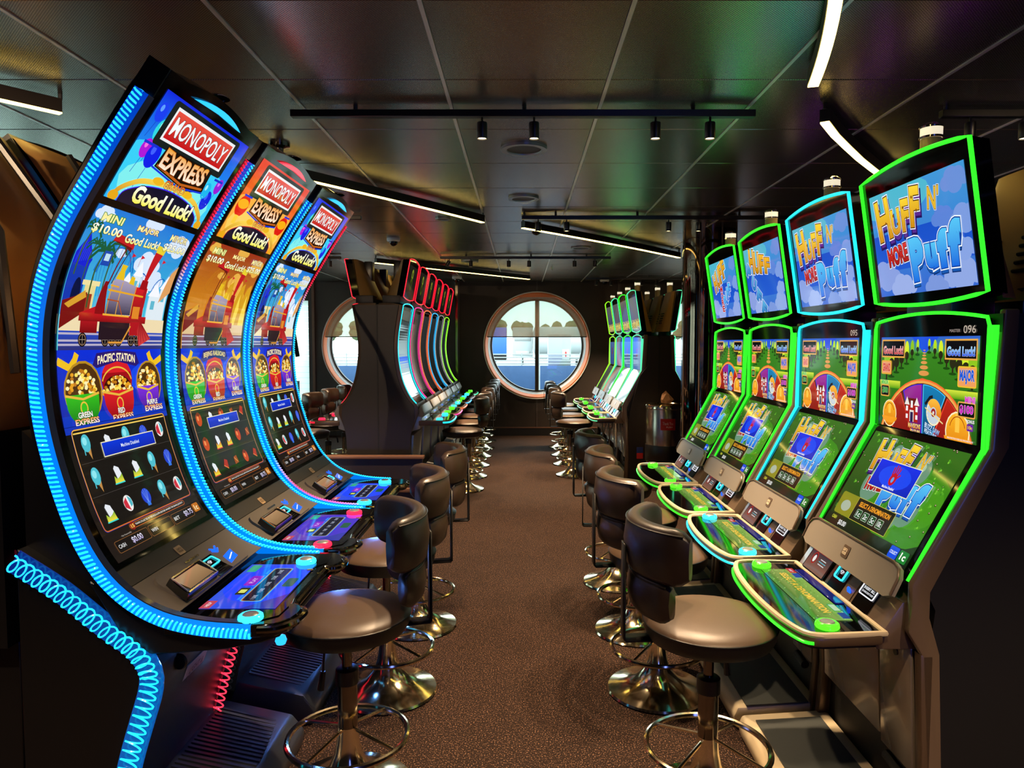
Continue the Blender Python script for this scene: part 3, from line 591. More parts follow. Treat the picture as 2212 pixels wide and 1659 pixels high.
def toppic(v):
    p = Pic(.52, .335); p.rect(0, 0, .52, .335, ('3868d0', '4098d8'), 5); p.rect(0, .08, .52, .20, ('2058d0', '1850c8'), 2); p.ell(.15, .30, .2, .06, '50b8d0')
    for x, y, s, c_ in ((.47, .29, .045, '6a90d8'), (.40, .20, .04, '5c84d8'), (.50, .18, .05, '7c9ce0'), (.05, .06, .06, '8aa0e0'), (.15, .02, .05, '9cb0e8'), (.46, .03, .06, '90a8e4'), (.33, .01, .04, '7c98dc'), (.48, .10, .04, '88a4e4')): cloud(p, x, y, s, c_)
    huff(p, .235, .175, 1.22, v=v); return p
def wheel_pic():
    p = Pic(.53, .30); p.rect(0, 0, .53, .30, ('286018', '3c8c20'), 4); p.rect(0, .25, .53, .30, ('50a020', '3060d0'), 2); p.poly([(.19, .30), (.265, .245), (.34, .30)], '2050e0')
    for k in range(15):
        s = 1; x = .265+(-1)**k*(.015+.016*k*.6)*1.6; y = .262-k*.006; h = .03+.0045*k
        p.ell(x, y+h*.55, .007+k*.0009, h*.5, random.choice(('b8e020', '90c820', 'd8f030'))); p.rect(x-.002-.0002*k, y-h*.35, x+.002+.0002*k, y+h*.3, '2c1c14'); p.ell(x, y+h*.15, .006+k*.0012, .006+k*.0015, '2a2a14')
        p.ell(x, y-h*.35, .012+k*.0008, .004, '1c4a10')
    for k, (y, w) in enumerate(((.258, .006), (.250, .008), (.242, .010), (.232, .013), (.220, .017), (.205, .022), (.187, .028))): p.ell(.265, y, w, w*.3, 'e0984c')
    p.rect(0, .13, .13, .155, ('50a010', 'd8e840'), 2); p.rect(.38, .12, .53, .145, ('50a010', 'd8e840'), 2)
    p.poly([(.22, .14), (.225, .165), (.26, .172), (.30, .165), (.32, .14)], 'd06030')
    cx, cy, R_ = .265, -.10, .265
    p.ell(cx, cy, R_+.004, R_*1.0+.004, 'ff7030', n=48); p.ell(cx, cy, R_-.001, R_-.001, 'f0a850', n=48); p.ell(cx, cy, R_-.009, R_-.009, '5a2010', n=48)
    def wedge(a0, a1, c0, c1, e_):
        q = [(cx+(R_-.012)*math.cos(math.radians(a)), cy+(R_-.012)*math.sin(math.radians(a))) for a in [a0+(a1-a0)*k/8 for k in range(9)]]+[(cx+.06*math.cos(math.radians(a1)), cy+.06*math.sin(math.radians(a1))), (cx+.06*math.cos(math.radians(a0)), cy+.06*math.sin(math.radians(a0)))]
        p.poly(q, e_); m_ = (sum(x for x, y in q)/len(q), sum(y for x, y in q)/len(q)); p.poly([(m_[0]+(x-m_[0])*.92, m_[1]+(y-m_[1])*.94) for x, y in q], (c0, c1))
    wedge(91, 117, '501040', 'a02898', '3020f0'); wedge(62, 90, '083058', '1880b8', '40c8ff'); wedge(30, 60, '701010', 'c02818', 'f04030'); wedge(120, 150, '701010', 'b02818', 'f04030')
    # mansion
    x, y = .205, .075; p.rect(x-.035, y-.045, x+.035, y+.01, 'b02018'); p.poly([(x-.042, y+.01), (x+.042, y+.01), (x+.03, y+.03), (x-.03, y+.03)], '6a1814'); 
    for dx in (-.028, .028): p.poly([(x+dx-.015, y+.008), (x+dx+.015, y+.008), (x+dx, y+.034)], 'f0e8e0'); p.rect(x+dx-.006, y-.012, x+dx+.006, y+.004, 'f4f0f0'); p.rect(x+dx-.006, y-.036, x+dx+.006, y-.022, 'f4f0f0')
    p.rect(x-.012, y-.045, x+.012, y-.008, 'e8e0d8'); p.rect(x-.008, y-.045, x+.008, y-.014, '302050'); p.rect(x-.006, y+.0, x+.006, y+.022, 'f4f0f0')
    p.text('MANSIONS', .222, .018, .07, .016, ('f09020', 'fff0a0'), ('602008',), .03, .03); p.text('FEATURE', .228, .0, .055, .014, ('f09020', 'fff0a0'), ('602008',), .03, .03)
    # circular saw
    x, y = .325, .07; p.ell(x, y, .038, .04, 'fff0c0', n=24)
    p.poly([(x+(.036 if k % 2 else .031)*math.cos(2*PI*k/40), y+(.038 if k % 2 else .033)*math.sin(2*PI*k/40)) for k in range(40)], 'c8d4dc'); p.ell(x, y, .012, .013, 'a02020'); p.ell(x, y, .005, .005, 'e0e0e0')
    p.poly([(x+.04*math.cos(a), y+.042*math.sin(a)) for a in [math.radians(-20+8*k) for k in range(21)]]+[(x+.016*math.cos(a), y+.017*math.sin(a)) for a in [math.radians(140-8*k) for k in range(21)]], ('e07810', 'ffc040')); p.line([(x-.045, y+.022), (x-.02, y+.045), (x-.005, y+.048)], .01, '1a1a20'); p.line([(x-.045, y+.012), (x+.05, y-.028)], .004, 'f0d890')
    p.text('BUZZ SAW', .32, .020, .08, .017, ('38a0f0', 'f0fcff'), ('083070',), .03, .03, rot=-14); p.text('FEATURE', .312, .004, .065, .014, ('38a0f0', 'f0fcff'), ('083070',), .03, .03, rot=-14)
    for x, y, s in ((.445, .025, 1.25), (.07, .045, .95)):      # hard hats
        p.ell(x, y, .046*s, .048*s, 'fff0c0'); p.ell(x, y, .042*s, .044*s, ('e07808', 'ffb828')); p.ell(x, y-.012*s, .05*s, .022*s, 'f8a020', 180, 360); p.rect(x-.008*s, y+.0, x+.008*s, y+.044*s, 'ffc848'); p.arc(x, y, .03*s, .036*s, 20, 160, .003, 'b05008')
    for x0, x1, c0, c1, t_ in ((.01, .155, 'c01018', 'ffb0b0', 'Good Luck!'), (.375, .525, '1840e0', 'a0e0ff', 'Good Luck!')):
        p.rect(x0, .232, x1, .292, 'e8a848'); p.rect(x0+.005, .237, x1-.005, .287, '0c0c12'); p.text(t_, (x0+x1)/2, .257, x1-x0-.02, .028, (c0, c1), ('f0f0f0',), .012, .05)
    def plate(x0, y0, x1, y1, e_, t_, c_, f_='101010'): p.rr(x0, y0, x1, y1, .006, e_); p.rr(x0+.004, y0+.004, x1-.004, y1-.004, .004, f_); p.text(t_, (x0+x1)/2, (y0+y1)/2, x1-x0-.018, y1-y0-.018, c_, ('f4f4f4',), .015, .05)
    plate(.01, .175, .075, .222, 'e8b030', 'GRAND', 'd02020', 'f0a060'); plate(.44, .155, .525, .215, 'f0c030', 'MAJOR', '1858d8', 'f0a060'); plate(.01, .10, .065, .14, 'e8a848', '$500', '28a020'); plate(.445, .07, .525, .115, 'e8a848', '$100', 'd028c0')
    p.text('MINOR', .035, .148, .045, .014, '50c030', ('f0f0f0',), .02, .05); p.text('MINI', .50, .122, .045, .018, 'e040c8', ('f0f0f0',), .02, .05); p.text('BONUS', .505, .062, .035, .01, 'e8e8e8', ('404040',), .02, .04); p.rr(.49, .035, .518, .055, .004, '6a20a0'); p.text('10c', .504, .045, .02, .01, 'f8d040', bold=.03)
    p.text('MALFUNCTION VOIDS ALL PAYS AND PLAYS', .46, .006, .12, .005, 'e8e8e8'); return p
def lowpic():
    p = Pic(.53, .37); meadow(p); p.rect(0, 0, .53, .05, ('101410', '1c2c14'), 2)
    for x, y, s in ((.20, .31, .03), (.37, .28, .04), (.16, .19, .055), (.40, .16, .055), (.34, .12, .045)): p.ell(x, y, s, s*1.1, '6a9478'); p.ell(x-.2*s, y+.3*s, s*.5, s*.4, 'a8c4a0')
    huff(p, .255, .235, 1.0)
    p.rect(.135, .185, .375, .285, 'f0f0c0'); p.rect(.138, .188, .372, .282, ('0c28b8', '1030e8'), 3); p.ell(.26, .235, .09, .04, '1848f0')
    for k, (dx, l) in enumerate(((-.014, .028), (-.005, .036), (.004, .034), (.013, .028))): p.line([(.255+dx, .24), (.255+dx*1.3, .24+l)], .006, 'c01828')
    p.line([(.27, .232), (.285, .248)], .006, 'c01828'); p.ell(.256, .228, .019, .022, 'c01828'); p.ell(.256, .226, .007, .01, '60a0f0'); p.text('Machine Disabled', .255, .198, .07, .009, 'f4f4f8')
    p.rr(.03, .055, .15, .135, .01, '8a8c20'); p.ell(.085, .09, .03, .02, 'a8b8a0'); p.text('CASH', .055, .04, .03, .012, 'd8e040', bold=.02); p.text('$0.00', .12, .03, .05, .02, 'f4f4f0', bold=.02)
    p.rect(.14, .055, .37, .135, 'd8c848'); p.rect(.1415, .0565, .3685, .1335, '1c2014'); p.text('SELECT A DENOMINATION', .255, .115, .19, .017, 'f8a828', ('3a1808',), .02, .03)
    for k, t_ in enumerate(('1c', '2c', '5c', '10c')): p.rr(.165+k*.045, .068, .20+k*.045, .098, .004, 'c8d8c0'); p.rr(.1665+k*.045, .0695, .1985+k*.045, .0965, .003, '205028'); p.text(t_, .1825+k*.045, .083, .022, .018, 'f4f4f4', bold=.02)
    p.rr(.43, .012, .475, .048, .005, '1850e0'); p.text('COLLECT', .4525, .03, .036, .01, 'f0f8ff', bold=.02); p.rr(.48, .012, .525, .048, .005, '1c8030'); p.text('1c', .5025, .031, .026, .022, 'f8fff0', bold=.03); p.text('Denom', .50, .006, .03, .006, 'f0f0f0')
    return p
def deckC_pic():
    p = Pic(.46, .115); p.rect(0, 0, .46, .115, ('3c7020', '88b050'), 3)
    for k in range(160): p.ell(random.uniform(0, .46), random.uniform(0, .115), .003, .0025, random.choice(('50882c', 'a0c868', '6a9c40')), n=6)
    p.text('SELECT A DENOMINATION', .23, .06, .36, .026, 'f0c840', ('5a3010',), .02, .03); p.rect(0, .09, .05, .115, 'c03038'); p.text('HELP', .025, .102, .03, .01, 'f0e0e0'); p.rect(.055, .09, .10, .115, '2848a0'); p.rr(.34, .086, .40, .112, .004, '38a050'); p.rr(.345, .089, .395, .109, .003, 'b8d8b0'); p.rect(.41, .088, .455, .112, '284890'); return p
def plain(w, h, c0, c1, yellow=0, marks=None):
    p = Pic(w, h); p.rect(0, 0, w, h, (c0, c1), 3)
    for k in range(yellow): p.ell(random.uniform(0, w), random.uniform(0, h*.25)+h*.05*math.sin(k), .014, .01, random.choice(('f0e080', 'c8a840', 'e8d060')), n=7)
    for x, y, s, c_ in (marks or ()): p.ell(x*w, y*h, s, s, c_); p.ell(x*w, y*h, s*.5, s*.5, c0)
    return p

# ------------------------------------------------------------------ curved-screen machine (front faces +x, y across, origin on the floor at its back)
class Curve:
    def __init__(s, P):
        s.P = catmull(P, 8); s.L = [0]
        for a, b in zip(s.P, s.P[1:]): s.L.append(s.L[-1]+math.dist(a, b))
    def at(s, v, off=0.):
        i = max(1, min(len(s.P)-1, bisect.bisect(s.L, v))); a, b = s.P[i-1], s.P[i]; l = s.L[i]-s.L[i-1]; t = (v-s.L[i-1])/l
        i0, i1 = max(i-3, 0), min(i+2, len(s.P)-1); dx, dz = s.P[i1][0]-s.P[i0][0], s.P[i1][1]-s.P[i0][1]; q = math.hypot(dx, dz)
        return (a[0]+(b[0]-a[0])*t-dz/q*off, a[1]+(b[1]-a[1])*t+dx/q*off)
AX = 1.36
CA = Curve([(AX+x, z) for x, z in [(-.965, 2.08), (-1.011, 2.012), (-1.058, 1.94), (-1.103, 1.867), (-1.143, 1.802), (-1.177, 1.742), (-1.206, 1.681), (-1.23, 1.618), (-1.248, 1.551), (-1.26, 1.476), (-1.265, 1.391), (-1.263, 1.303), (-1.253, 1.214), (-1.235, 1.127), (-1.211, 1.042), (-1.184, .961), (-1.15, .886), (-1.109, .821), (-1.059, .768), (-1.0, .727), (-.928, .697), (-.833, .679), (-.719, .672)]])
def SA(u, v, off): x, z = CA.at(v, .021+off); return (x, -.275+u, z)
def plate_on(S, outline, th, name, m, parent, base=.0, step=.02, bevel=0):
    bm = bmesh.new(); f = bm.faces.new([bm.verts.new((a, b, 0)) for a, b in outline])
    r = bmesh.ops.extrude_face_region(bm, geom=[f]); bmesh.ops.translate(bm, verts=[v for v in r['geom'] if isinstance(v, bmesh.types.BMVert)], vec=(0, 0, th))
    ys = [b for a, b in outline]; k = min(ys)+step
    while k < max(ys): bmesh.ops.bisect_plane(bm, geom=bm.verts[:]+bm.edges[:]+bm.faces[:], dist=1e-6, plane_co=(0, k, 0), plane_no=(0, 1, 0)); k += step
    bm.verts.index_update(); mb = MB().add([S(v.co.x, v.co.y, base+v.co.z) for v in bm.verts], [tuple(v.index for v in f.verts) for f in bm.faces]); bm.free()
    return mb.build(name, m, parent, ang=35)
def decal_text(S, lines, u, v, w, h, name, m, parent, off=.0062, col='ffffff', rot=0):
    p = Pic(w, h)
    for i, (t, tw, th, y) in enumerate(lines): p.text(t, w/2, y*h, tw, th, col, bold=.02, rot=rot)
    return show([(p, u-w/2, v-h/2)], lambda a, b, o: S(a, b, off+o), name, m, parent)
PRINT = {}
def printmat(hexc):     # ink, not lit
    if 'ink' not in PRINT:
        m = bpy.data.materials.new('printed_ink'); m.use_nodes = True; nt = m.node_tree; a = nt.nodes.new('ShaderNodeAttribute'); a.attribute_name = 'Col'
        nt.links.new(a.outputs['Color'], nt.nodes['Principled BSDF'].inputs['Base Color']); nt.nodes['Principled BSDF'].inputs['Roughness'].default_value = .4; PRINT['ink'] = m
    return PRINT['ink']
def hexmix(a, b, t): A, B = lin(a), lin(b); return tuple(A[i]+(B[i]-A[i])*t for i in range(3))
def rope(path, ycen, rn, ry, pitch, tr, colfn, name, parent, m=None, inward=0.0, wob=0):
    """helical light rope running along a Curve; path(v)->(x,z), normal used for the coil"""
    L = path.L[-1]; q_ = 14 if wob else 9; n = int(L/pitch*q_); pts = []; cs = []
    for k in range(n+1):
        a = 2*PI*k/q_; v = min(max(L*k/n+wob*math.sin(a), .003), L-.003); x, z = path.at(v, inward+rn*math.cos(a)); pts.append((x, ycen+ry*math.sin(a), z)); cs.append(colfn(k/n))
    return MB().tube(pts, tr, 4, c=cs).build(name, m or M['rope'], parent)
def band(path, y0, y1, o0, o1, colfn, name, parent, n=60, m=None):
    mb = MB(); L = path.L[-1]; vs = []; cs = []
    for k in range(n+1):
        v = min(max(L*k/n, .001), L-.001)
        for y, o in ((y0, o0), (y1, o0), (y1, o1), (y0, o1)): x, z = path.at(v, o); vs.append((x, y, z)); cs.append(colfn(k/n))
    fs = [(4*k+j, 4*k+(j+1) % 4, 4*k+4+(j+1) % 4, 4*k+4+j) for k in range(n) for j in range(4)]+[(0, 1, 2, 3), (4*n+3, 4*n+2, 4*n+1, 4*n)]
    return mb.add(vs, fs, cs).build(name, m or M['ropeband'], parent)
def blend(stops):
    def f(t):
        for (a, ca), (b, cb) in zip(stops, stops[1:]):
            if t <= b: return hexmix(ca, cb, (t-a)/max(b-a, 1e-6))
        return lin(stops[-1][1])
    return f
CYAN = blend([(0, '20b0ff'), (.5, '18c0ff'), (1, '20d8ff')]); DEEP = blend([(0, '0030a0'), (.5, '0068d0'), (1, '0078e0')])
REDTEAL = blend([(0, 'ff1030'), (.22, 'e01838'), (.3, '18c0d0'), (1, '20c8ff')]); REDDEEP = blend([(0, '600818'), (.22, '600818'), (.3, '0050a0'), (1, '0068d0')])
ENDRED = blend([(0, '20b0ff'), (.7, '18b8ff'), (.8, 'ff4060'), (.92, 'ff50a0'), (1, '40a0ff')])
CB_ = Curve([(AX-1.345, .88), (AX-1.22, .797), (AX-1.101, .697), (AX-1.02, .635), (AX-.976, .565), (AX-.974, .50), (AX-1.0, .41), (AX-1.032, .305), (AX-1.07, .15)])
def deck_outline(y=.34):
    return [(a, b*.972) for a, b in [(.40, -.325), (.653, -.34), (.70, -.332), (.733, -.29), (.742, -.25), (.741, -.214), (.728, -.19), (.70, -.176), (.697, -.10), (.697, .10), (.70, .176), (.728, .19), (.741, .214), (.742, .25), (.733, .29), (.70, .332), (.653, .34), (.40, .325)]]
def button(x, y, z, r, t, ring='ring', lit='cyanring'):
    b = MB().lathe([(0, 0), (r*1.05, 0), (r*1.12, .004), (r*1.08, .012), (r*.9, .016), (r*.75, .016)], 24, (x, y, z)).build('button', M[lit], t)
    MB().lathe([(0, .019), (r*.6, .018), (r*.78, .013)], 24, (x, y, z)).build('button_lens', M['plate'], b); return b
def curved_machine(variant):
    t = empty('curved_slot_machine')
    red = variant == 'red'
    vs = [-.085+k*.03 for k in range(54)]
    def ext(v, off):
        if v >= 0: return CA.at(v, off)
        x0, z0 = CA.at(0.0, off); x1, z1 = CA.at(.01, off); return (x0+(x0-x1)*(-v/.01), z0+(z0-z1)*(-v/.01))
    front = [ext(v, .019) for v in vs]; back = [ext(v, -.045) for v in vs]
    MB().prism(front+back[::-1], 'y', -.308, .308).build('monitor_body', M['black'], t)
    def SX(u, v, off): x, z = ext(v, .021+off); return (x, -.275+u, z)
    # arched head cap and its lit lens
    cap = []
    for k in range(13): a = -.30+.6*k/12; cap.append((a+.275, -.065-.04*(1-(a/.30)**2)))
    plate_on(lambda u, v, o: (lambda q: (q[0], -.275+u, q[1]))(ext(v, o)), [(-.03, -.055)]+cap+[(.58, -.055)], .066, 'head_cap', M['gloss'], t, base=-.045)
    lens = [(.275+a, -.060-.022*(1-(a/.15)**2)) for a in [-.15+.30*k/10 for k in range(11)]]+[(.275, -.0655)]
    plate_on(lambda u, v, o: (lambda q: (q[0], -.275+u, q[1]))(ext(v, o)), lens, .012, 'head_light', M['reds'] if red else NEON['blue'], t, base=.0215)
    MB().lathe([(0, .012), (.02, .010), (.035, .004), (.038, 0)], 20, (ext(-.105, -.01)[0], 0, ext(-.105, -.01)[1]-.004)).build('head_dome', M['chrome'], t)
    # gloss bezel then pictures
    plate_on(SX, [(-.028, -.085), (.578, -.085), (.578, 1.375), (-.028, 1.375)], .0015, 'screen_glass', M['glass'], t, base=-.002, step=.03)
    show([(title_pic(red), 0, -.04)], SX, 'upper_screen', M['screen'], t, True)
    show([(train_pic(red), 0, .312), (pots_pic(red), 0, .737), (reel_pic(red), 0, .953)], SX, 'lower_screen', M['screen'], t, True)
    # rear shell, bulging
    def shellf(a, b):
        v = -.07+1.2*b; y = -.30+.6*a; bul = (.008+.045*math.sin(PI*a)**.4)*(1-.75*max(0, b-.35)/.65)*min(1, b*12+.2, (1-b)*10+.2)
        x, z = ext(v, -.045-bul); return (x, y, z)
    MB().grid(shellf, 14, 30).build('rear_shell', M['gold'], t)
    for s in (-1, 1):
        MB().tube([(ext(.0, -.11)[0], s*.13, ext(0, -.11)[1]), (ext(.45, -.125)[0], s*.17, ext(.45, -.125)[1]), (ext(.8, -.10)[0], s*.20, ext(.8, -.10)[1])], .013, 6).build('rear_strut', M['black'], t)
    lit = (CYAN, DEEP) if not red else (blend([(0, '20b0ff'), (1, '20c8e8')]), DEEP)
    for s in (-1, 1):
        fs, fd = lit if s < 0 else ((REDTEAL, REDDEEP) if not red else (CYAN, DEEP))
        if variant == 'third' and s < 0: fs, fd = ENDRED, DEEP
        b_ = band(CA, s*.310, s*.330, -.021, .021, fd, 'light_strip', t)
        (variant == 'blue' or s > 0) and rope(CA, s*.329, .0115, .006, .0125, .0034, fs, 'light_rope', b_, inward=(-.006 if variant == 'blue' else .008) if s < 0 else .006)
        if s > 0 or variant != 'blue': rope(CA, s*.320, .004, .008, .0125, .0028, fs, 'front_rope', b_, inward=.021)
        if s < 0 and variant == 'blue': band(CA, s*.3085, s*.331, .0212, .0245, lambda q: lin('10131c'), 'strip_edge', b_)
    # belly, console surface, deck
    belly = [(.30, .78), (.38, .72), (.43, .69), (.64, .680), (.70, .672), (.712, .650), (.66, .632), (.56, .614), (.44, .604), (.36, .60), (.28, .66), (.20, .80)]
    MB().prism(belly, 'y', -.308, .308).build('console_belly', M['black'], t, bevel=.004, seg=1)
    plate_on(SA, [(-.028, 1.378), (.578, 1.378), (.578, 1.435), (-.028, 1.435)], .003, 'textured_panel', M['darkgrey'], t, base=-.002)
    plate_on(SA, [(-.028, 1.437), (.578, 1.437), (.578, 1.59), (-.028, 1.59)], .002, 'console_panel', M['grey'], t, base=-.002)
    sc = plate_on(SA, rrect(.44, .135, .03, 5, .262, 1.519), .009, 'service_plate', M['grey'], t, base=0)
    ink = printmat('')
    bd = plate_on(SA, rrect(.038, .034, .004, 3, .264, 1.417), .002, 'badge', M['lamp_tan'], t, base=.001)
    decal_text(SA, [('LIGHT &', .026, .008, .66), ('WONDER', .026, .008, .33)], .264, 1.417, .036, .03, 'badge_print', ink, bd, off=.0032, col='402c14')
    plate_on(SA, rrect(.085, .007, .002, 2, .255, 1.469), .003, 'card_slot', M['chrome'], sc, base=.009)
    bz = plate_on(SA, [(.055, 1.495), (.235, 1.495), (.215, 1.583), (.02, 1.583)], .022, 'ticket_display', M['gloss'], t, base=.009)
    fr = MB()
    for a, b in (((.06, 1.498), (.232, 1.498)), ((.232, 1.498), (.212, 1.58)), ((.212, 1.58), (.028, 1.58)), ((.028, 1.58), (.06, 1.498))): fr.tube([SA(*a, .031), SA(*b, .031)], .003, 6)
    fr.build('display_rim', M['brass'], bz)
    p = Pic(.15, .066); p.rect(0, 0, .15, .066, ('8a6a48', 'b08a60')); p.ell(.035, .03, .022, .022, 'a890b8'); p.ell(.035, .03, .016, .016, '806080'); p.ell(.035, .03, .009, .01, 'e8e0f0'); p.rect(0, .058, .15, .066, '8a5048')
    for k, w_ in enumerate((.05, .04, .055, .03)): p.rect(.10-w_/2, .045-k*.011, .10+w_/2, .048-k*.011, 'e0c8b0')
    show([(p, .052, 1.506)], lambda u, v, o: SA(u, v, .0315+o), 'ticket_screen', M['screen'], bz)
    rd = plate_on(SA, [(.245, 1.492), (.345, 1.492), (.325, 1.588), (.235, 1.588)], .002, 'card_reader', M['gloss'], t, base=.009)
    for ol, nm in ((rrect(.074, .034, .005, 3, .292, 1.52), 'reader_light'),):
        q = [SA(a, b, .014) for a, b in ol]; MB().tube(q, .0022, 5, closed=True).build(nm, M['cyanring'], rd)
    wl = MB()
    for r_ in (.005, .010, .015): wl.tube([SA(.29+r_*math.cos(a), 1.528-r_*math.sin(a), .013) for a in [PI*.25+PI*.5*k/6 for k in range(7)]], .0011, 4)
    wl.build('contactless_mark', M['whiteicon'], rd)
    dt = MB()
    for a in range(7):
        for b in range(3): x, y, z = SA(.25+a*.009, 1.555+b*.01, .0115); dt.lathe([(0, .001), (.0022, .0005), (.0024, 0)], 6, (x, y, z))
    dt.build('speaker_holes', M['cut'], rd)['kind'] = 'stuff'
    ic = MB()
    for d in (0, .012): q = [SA(.385+a, 1.475+d+b, .0095) for a, b in ((-.02, 0), (0, .014), (.02, 0))]; ic.tube(q, .0032, 5)
    ic.build('arrow_light', M['blueicon'], sc)
    plate_on(SA, [(.375, 1.528), (.445, 1.518), (.425, 1.56), (.355, 1.57)], .0012, 'bill_light', M['blueicon'], sc, base=.009)
    wl = MB(); wl.tube([SA(.375, 1.552, .011), SA(.425, 1.535, .011)], .0022, 4); wl.build('bill_mark', M['whiteicon'], sc)
    # deck
    ol = deck_outline(); dk = MB().prism(ol, 'z', .655, .691).build('button_deck', M['gloss'], t, bevel=.004, seg=1)
    gl = [(.455, -.295), (.66, -.30), (.695, -.27), (.70, -.2), (.672, -.155), (.672, .155), (.70, .2), (.695, .27), (.66, .30), (.455, .295)]
    MB().prism(gl, 'z', .6912, .694).build('deck_glass', M['glass'], dk, smooth=False)
    def SD(u, v, o): return (.455+v, -.225+u, .6942+o)
    show([(deckA_pic(red), .0, .0)], SD, 'deck_screen', M['screen'], dk)
    rl = [(x+.006, y*1.005) for x, y in ol[1:-1]]
    MB().tube([(x, y, .678) for x, y in catmull(rl, 3)], .0105, 8).build('chrome_rail', M['dchrome'], dk)
    for y in (-.30, .195): button(.63, y, .694, .030, t, lit='cyanring' if not red else 'redring')
    MB().lathe([(0, .003), (.010, .002), (.011, 0)], 16, (.665, .12, .694)).build('jack_cover', M['taupe'], dk)
    MB().lathe([(0, 0), (.012, .002), (.016, .012), (.012, .024), (0, .026)], 14, (.70, -.27, .612)).build('service_lamp', NEON['blue'], dk)
    gl_ = bpy.data.lights.new('under_deck_light', 'POINT'); gl_.energy = 7; gl_.color = (.1, .3, 1); gl_.shadow_soft_size = .03; lo = bpy.data.objects.new('under_deck_light', gl_); C.objects.link(lo); lo.parent = t; lo.location = (.62, 0, .58)
    # cabinet below
    side = [(0.005, .0), (AX-1.13, .0), (AX-1.07, .15), (AX-1.032, .305), (AX-1.0, .41), (AX-.974, .5), (AX-.976, .565), (AX-1.02, .635), (AX-1.101, .697), (AX-1.22, .797), (AX-1.345, .88), (0.005, .885)]
    cab = MB().prism(side, 'y', -.30, .215).build('cabinet', M['black'], t, bevel=.003, seg=1)
    neck = [(0.005, .88), (.22, .80), (.34, .62), (.25, .95), (.16, 1.15), (.0505, 1.2), (.005, 1.2)]
    MB().prism([(0.005, .6), (.30, .6), (.26, .78), (.19, .90), (.12, 1.0), (.06, 1.15), (.005, 1.2)], 'y', -.26, .26).build('support_neck', M['black'], t)
    unlit = blend([(0, '060608'), (1, '08080a')])
    for s, cf, df in (((-1, CYAN, DEEP) if variant == 'blue' else (-1, unlit, unlit)), (1, blend([(0, 'ff2840'), (1, 'ff3048')]), blend([(0, '50061a'), (1, '801020')]))):
        yb = -.30 if s < 0 else .215
        b_ = band(CB_, yb+s*.0, yb+s*.004, -.062, .004, df, 'base_strip', t, n=30, m=M['basedim'])
        rope(CB_, yb-.017 if s < 0 else yb, .023, .010, .025, .0027, cf, 'base_rope', b_, inward=-.029 if s < 0 else .006, wob=.011)
    SF = lambda u, v, o: (AX-.976+o+(v-.5)*.28-.0, -.275+u, v)
    MB().prism([(AX-1.005, .42), (AX-1.0, .42), (AX-.970, .50), (AX-.974, .50)], 'y', -.16, -.02).build('maker_plaque', M['plate'], t, smooth=False)
    decal_text(lambda u, v, o: (AX-1.0+.001+o+(.42+.08*(v/.08)-.42)*.38, -.16+u, .42+(.08-v)) if False else (AX-.970+.002+o-.030*(v/.08), -.16+u, .50-v), [('LIGHT &', .09, .022, .68), ('WONDER', .09, .022, .3)], .07, .04, .13, .075, 'plaque_print', ink, t, off=0, col='101010')
    MB().lathe([(0, -.004), (.02, -.003), (.024, .004), (0, .004)], 18, (0, 0, 0), 'y').build('lock', M['steel'], t).location = (AX-.972, -.21, .535)
    # ridged footrest
    top = [(AX-1.13, .0), (AX-.785, .0), (AX-.775, .06), (AX-.82, .115), (AX-1.07, .17), (AX-1.13, .17)]
    ft = MB().prism(top, 'y', -.27, .30).build('footrest', M['ridge'], t, bevel=.012, seg=2)
    rg = MB()
    for k in range(21): y = -.20+k*.0215; xe = AX-.825-.03*abs(y)/.25; rg.add([], []); rg.prism([(AX-1.05, .166), (xe, .1165), (xe, .122), (AX-1.05, .172)], 'y', y, y+.011)
    rg.build('ridges', M['ridge'], ft, smooth=False)['kind'] = 'stuff'
    return t
M['door'] = mat('cabinet_door', '84786a', .22, .2, coat=.4); M['redring'] = emat('red_ring', 2.0, c='ff2040'); M['reds'] = emat('red_head_light', 2.2, c='ff3040')
M['greenring'] = emat('green_ring', 1.6, c='50ff20')
protoA = {}
for v, y, lab in (('blue', 2.18, 'nearest curved-screen slot machine on the left, MONOPOLY EXPRESS on a blue title picture'), ('red', 2.875, 'middle curved-screen slot machine with the orange BEIJING RAILROAD picture'), ('third', 3.57, 'farthest of the three tall curved blue MONOPOLY EXPRESS slot machines, beyond the orange one')):
    t = curved_machine(v); t.location = (-AX, y, 0); protoA[v] = t
    tag(t, lab, 'slot machine', 'curved slot machines on the left of the aisle')
remember(protoA['blue'])
for k in range(4):
    c = dup(protoA['blue'], (-AX-.045, 2.17+k*.695, 0), PI)
    tag(c, 'bronze-backed slot machine facing away behind the left bank, %s' % ('nearest the camera', 'second from the camera', 'third from the camera', 'farthest from the camera')[k], 'slot machine', 'slot machines behind the left bank')
    paint(c, {'base_rope': NEON['red']})

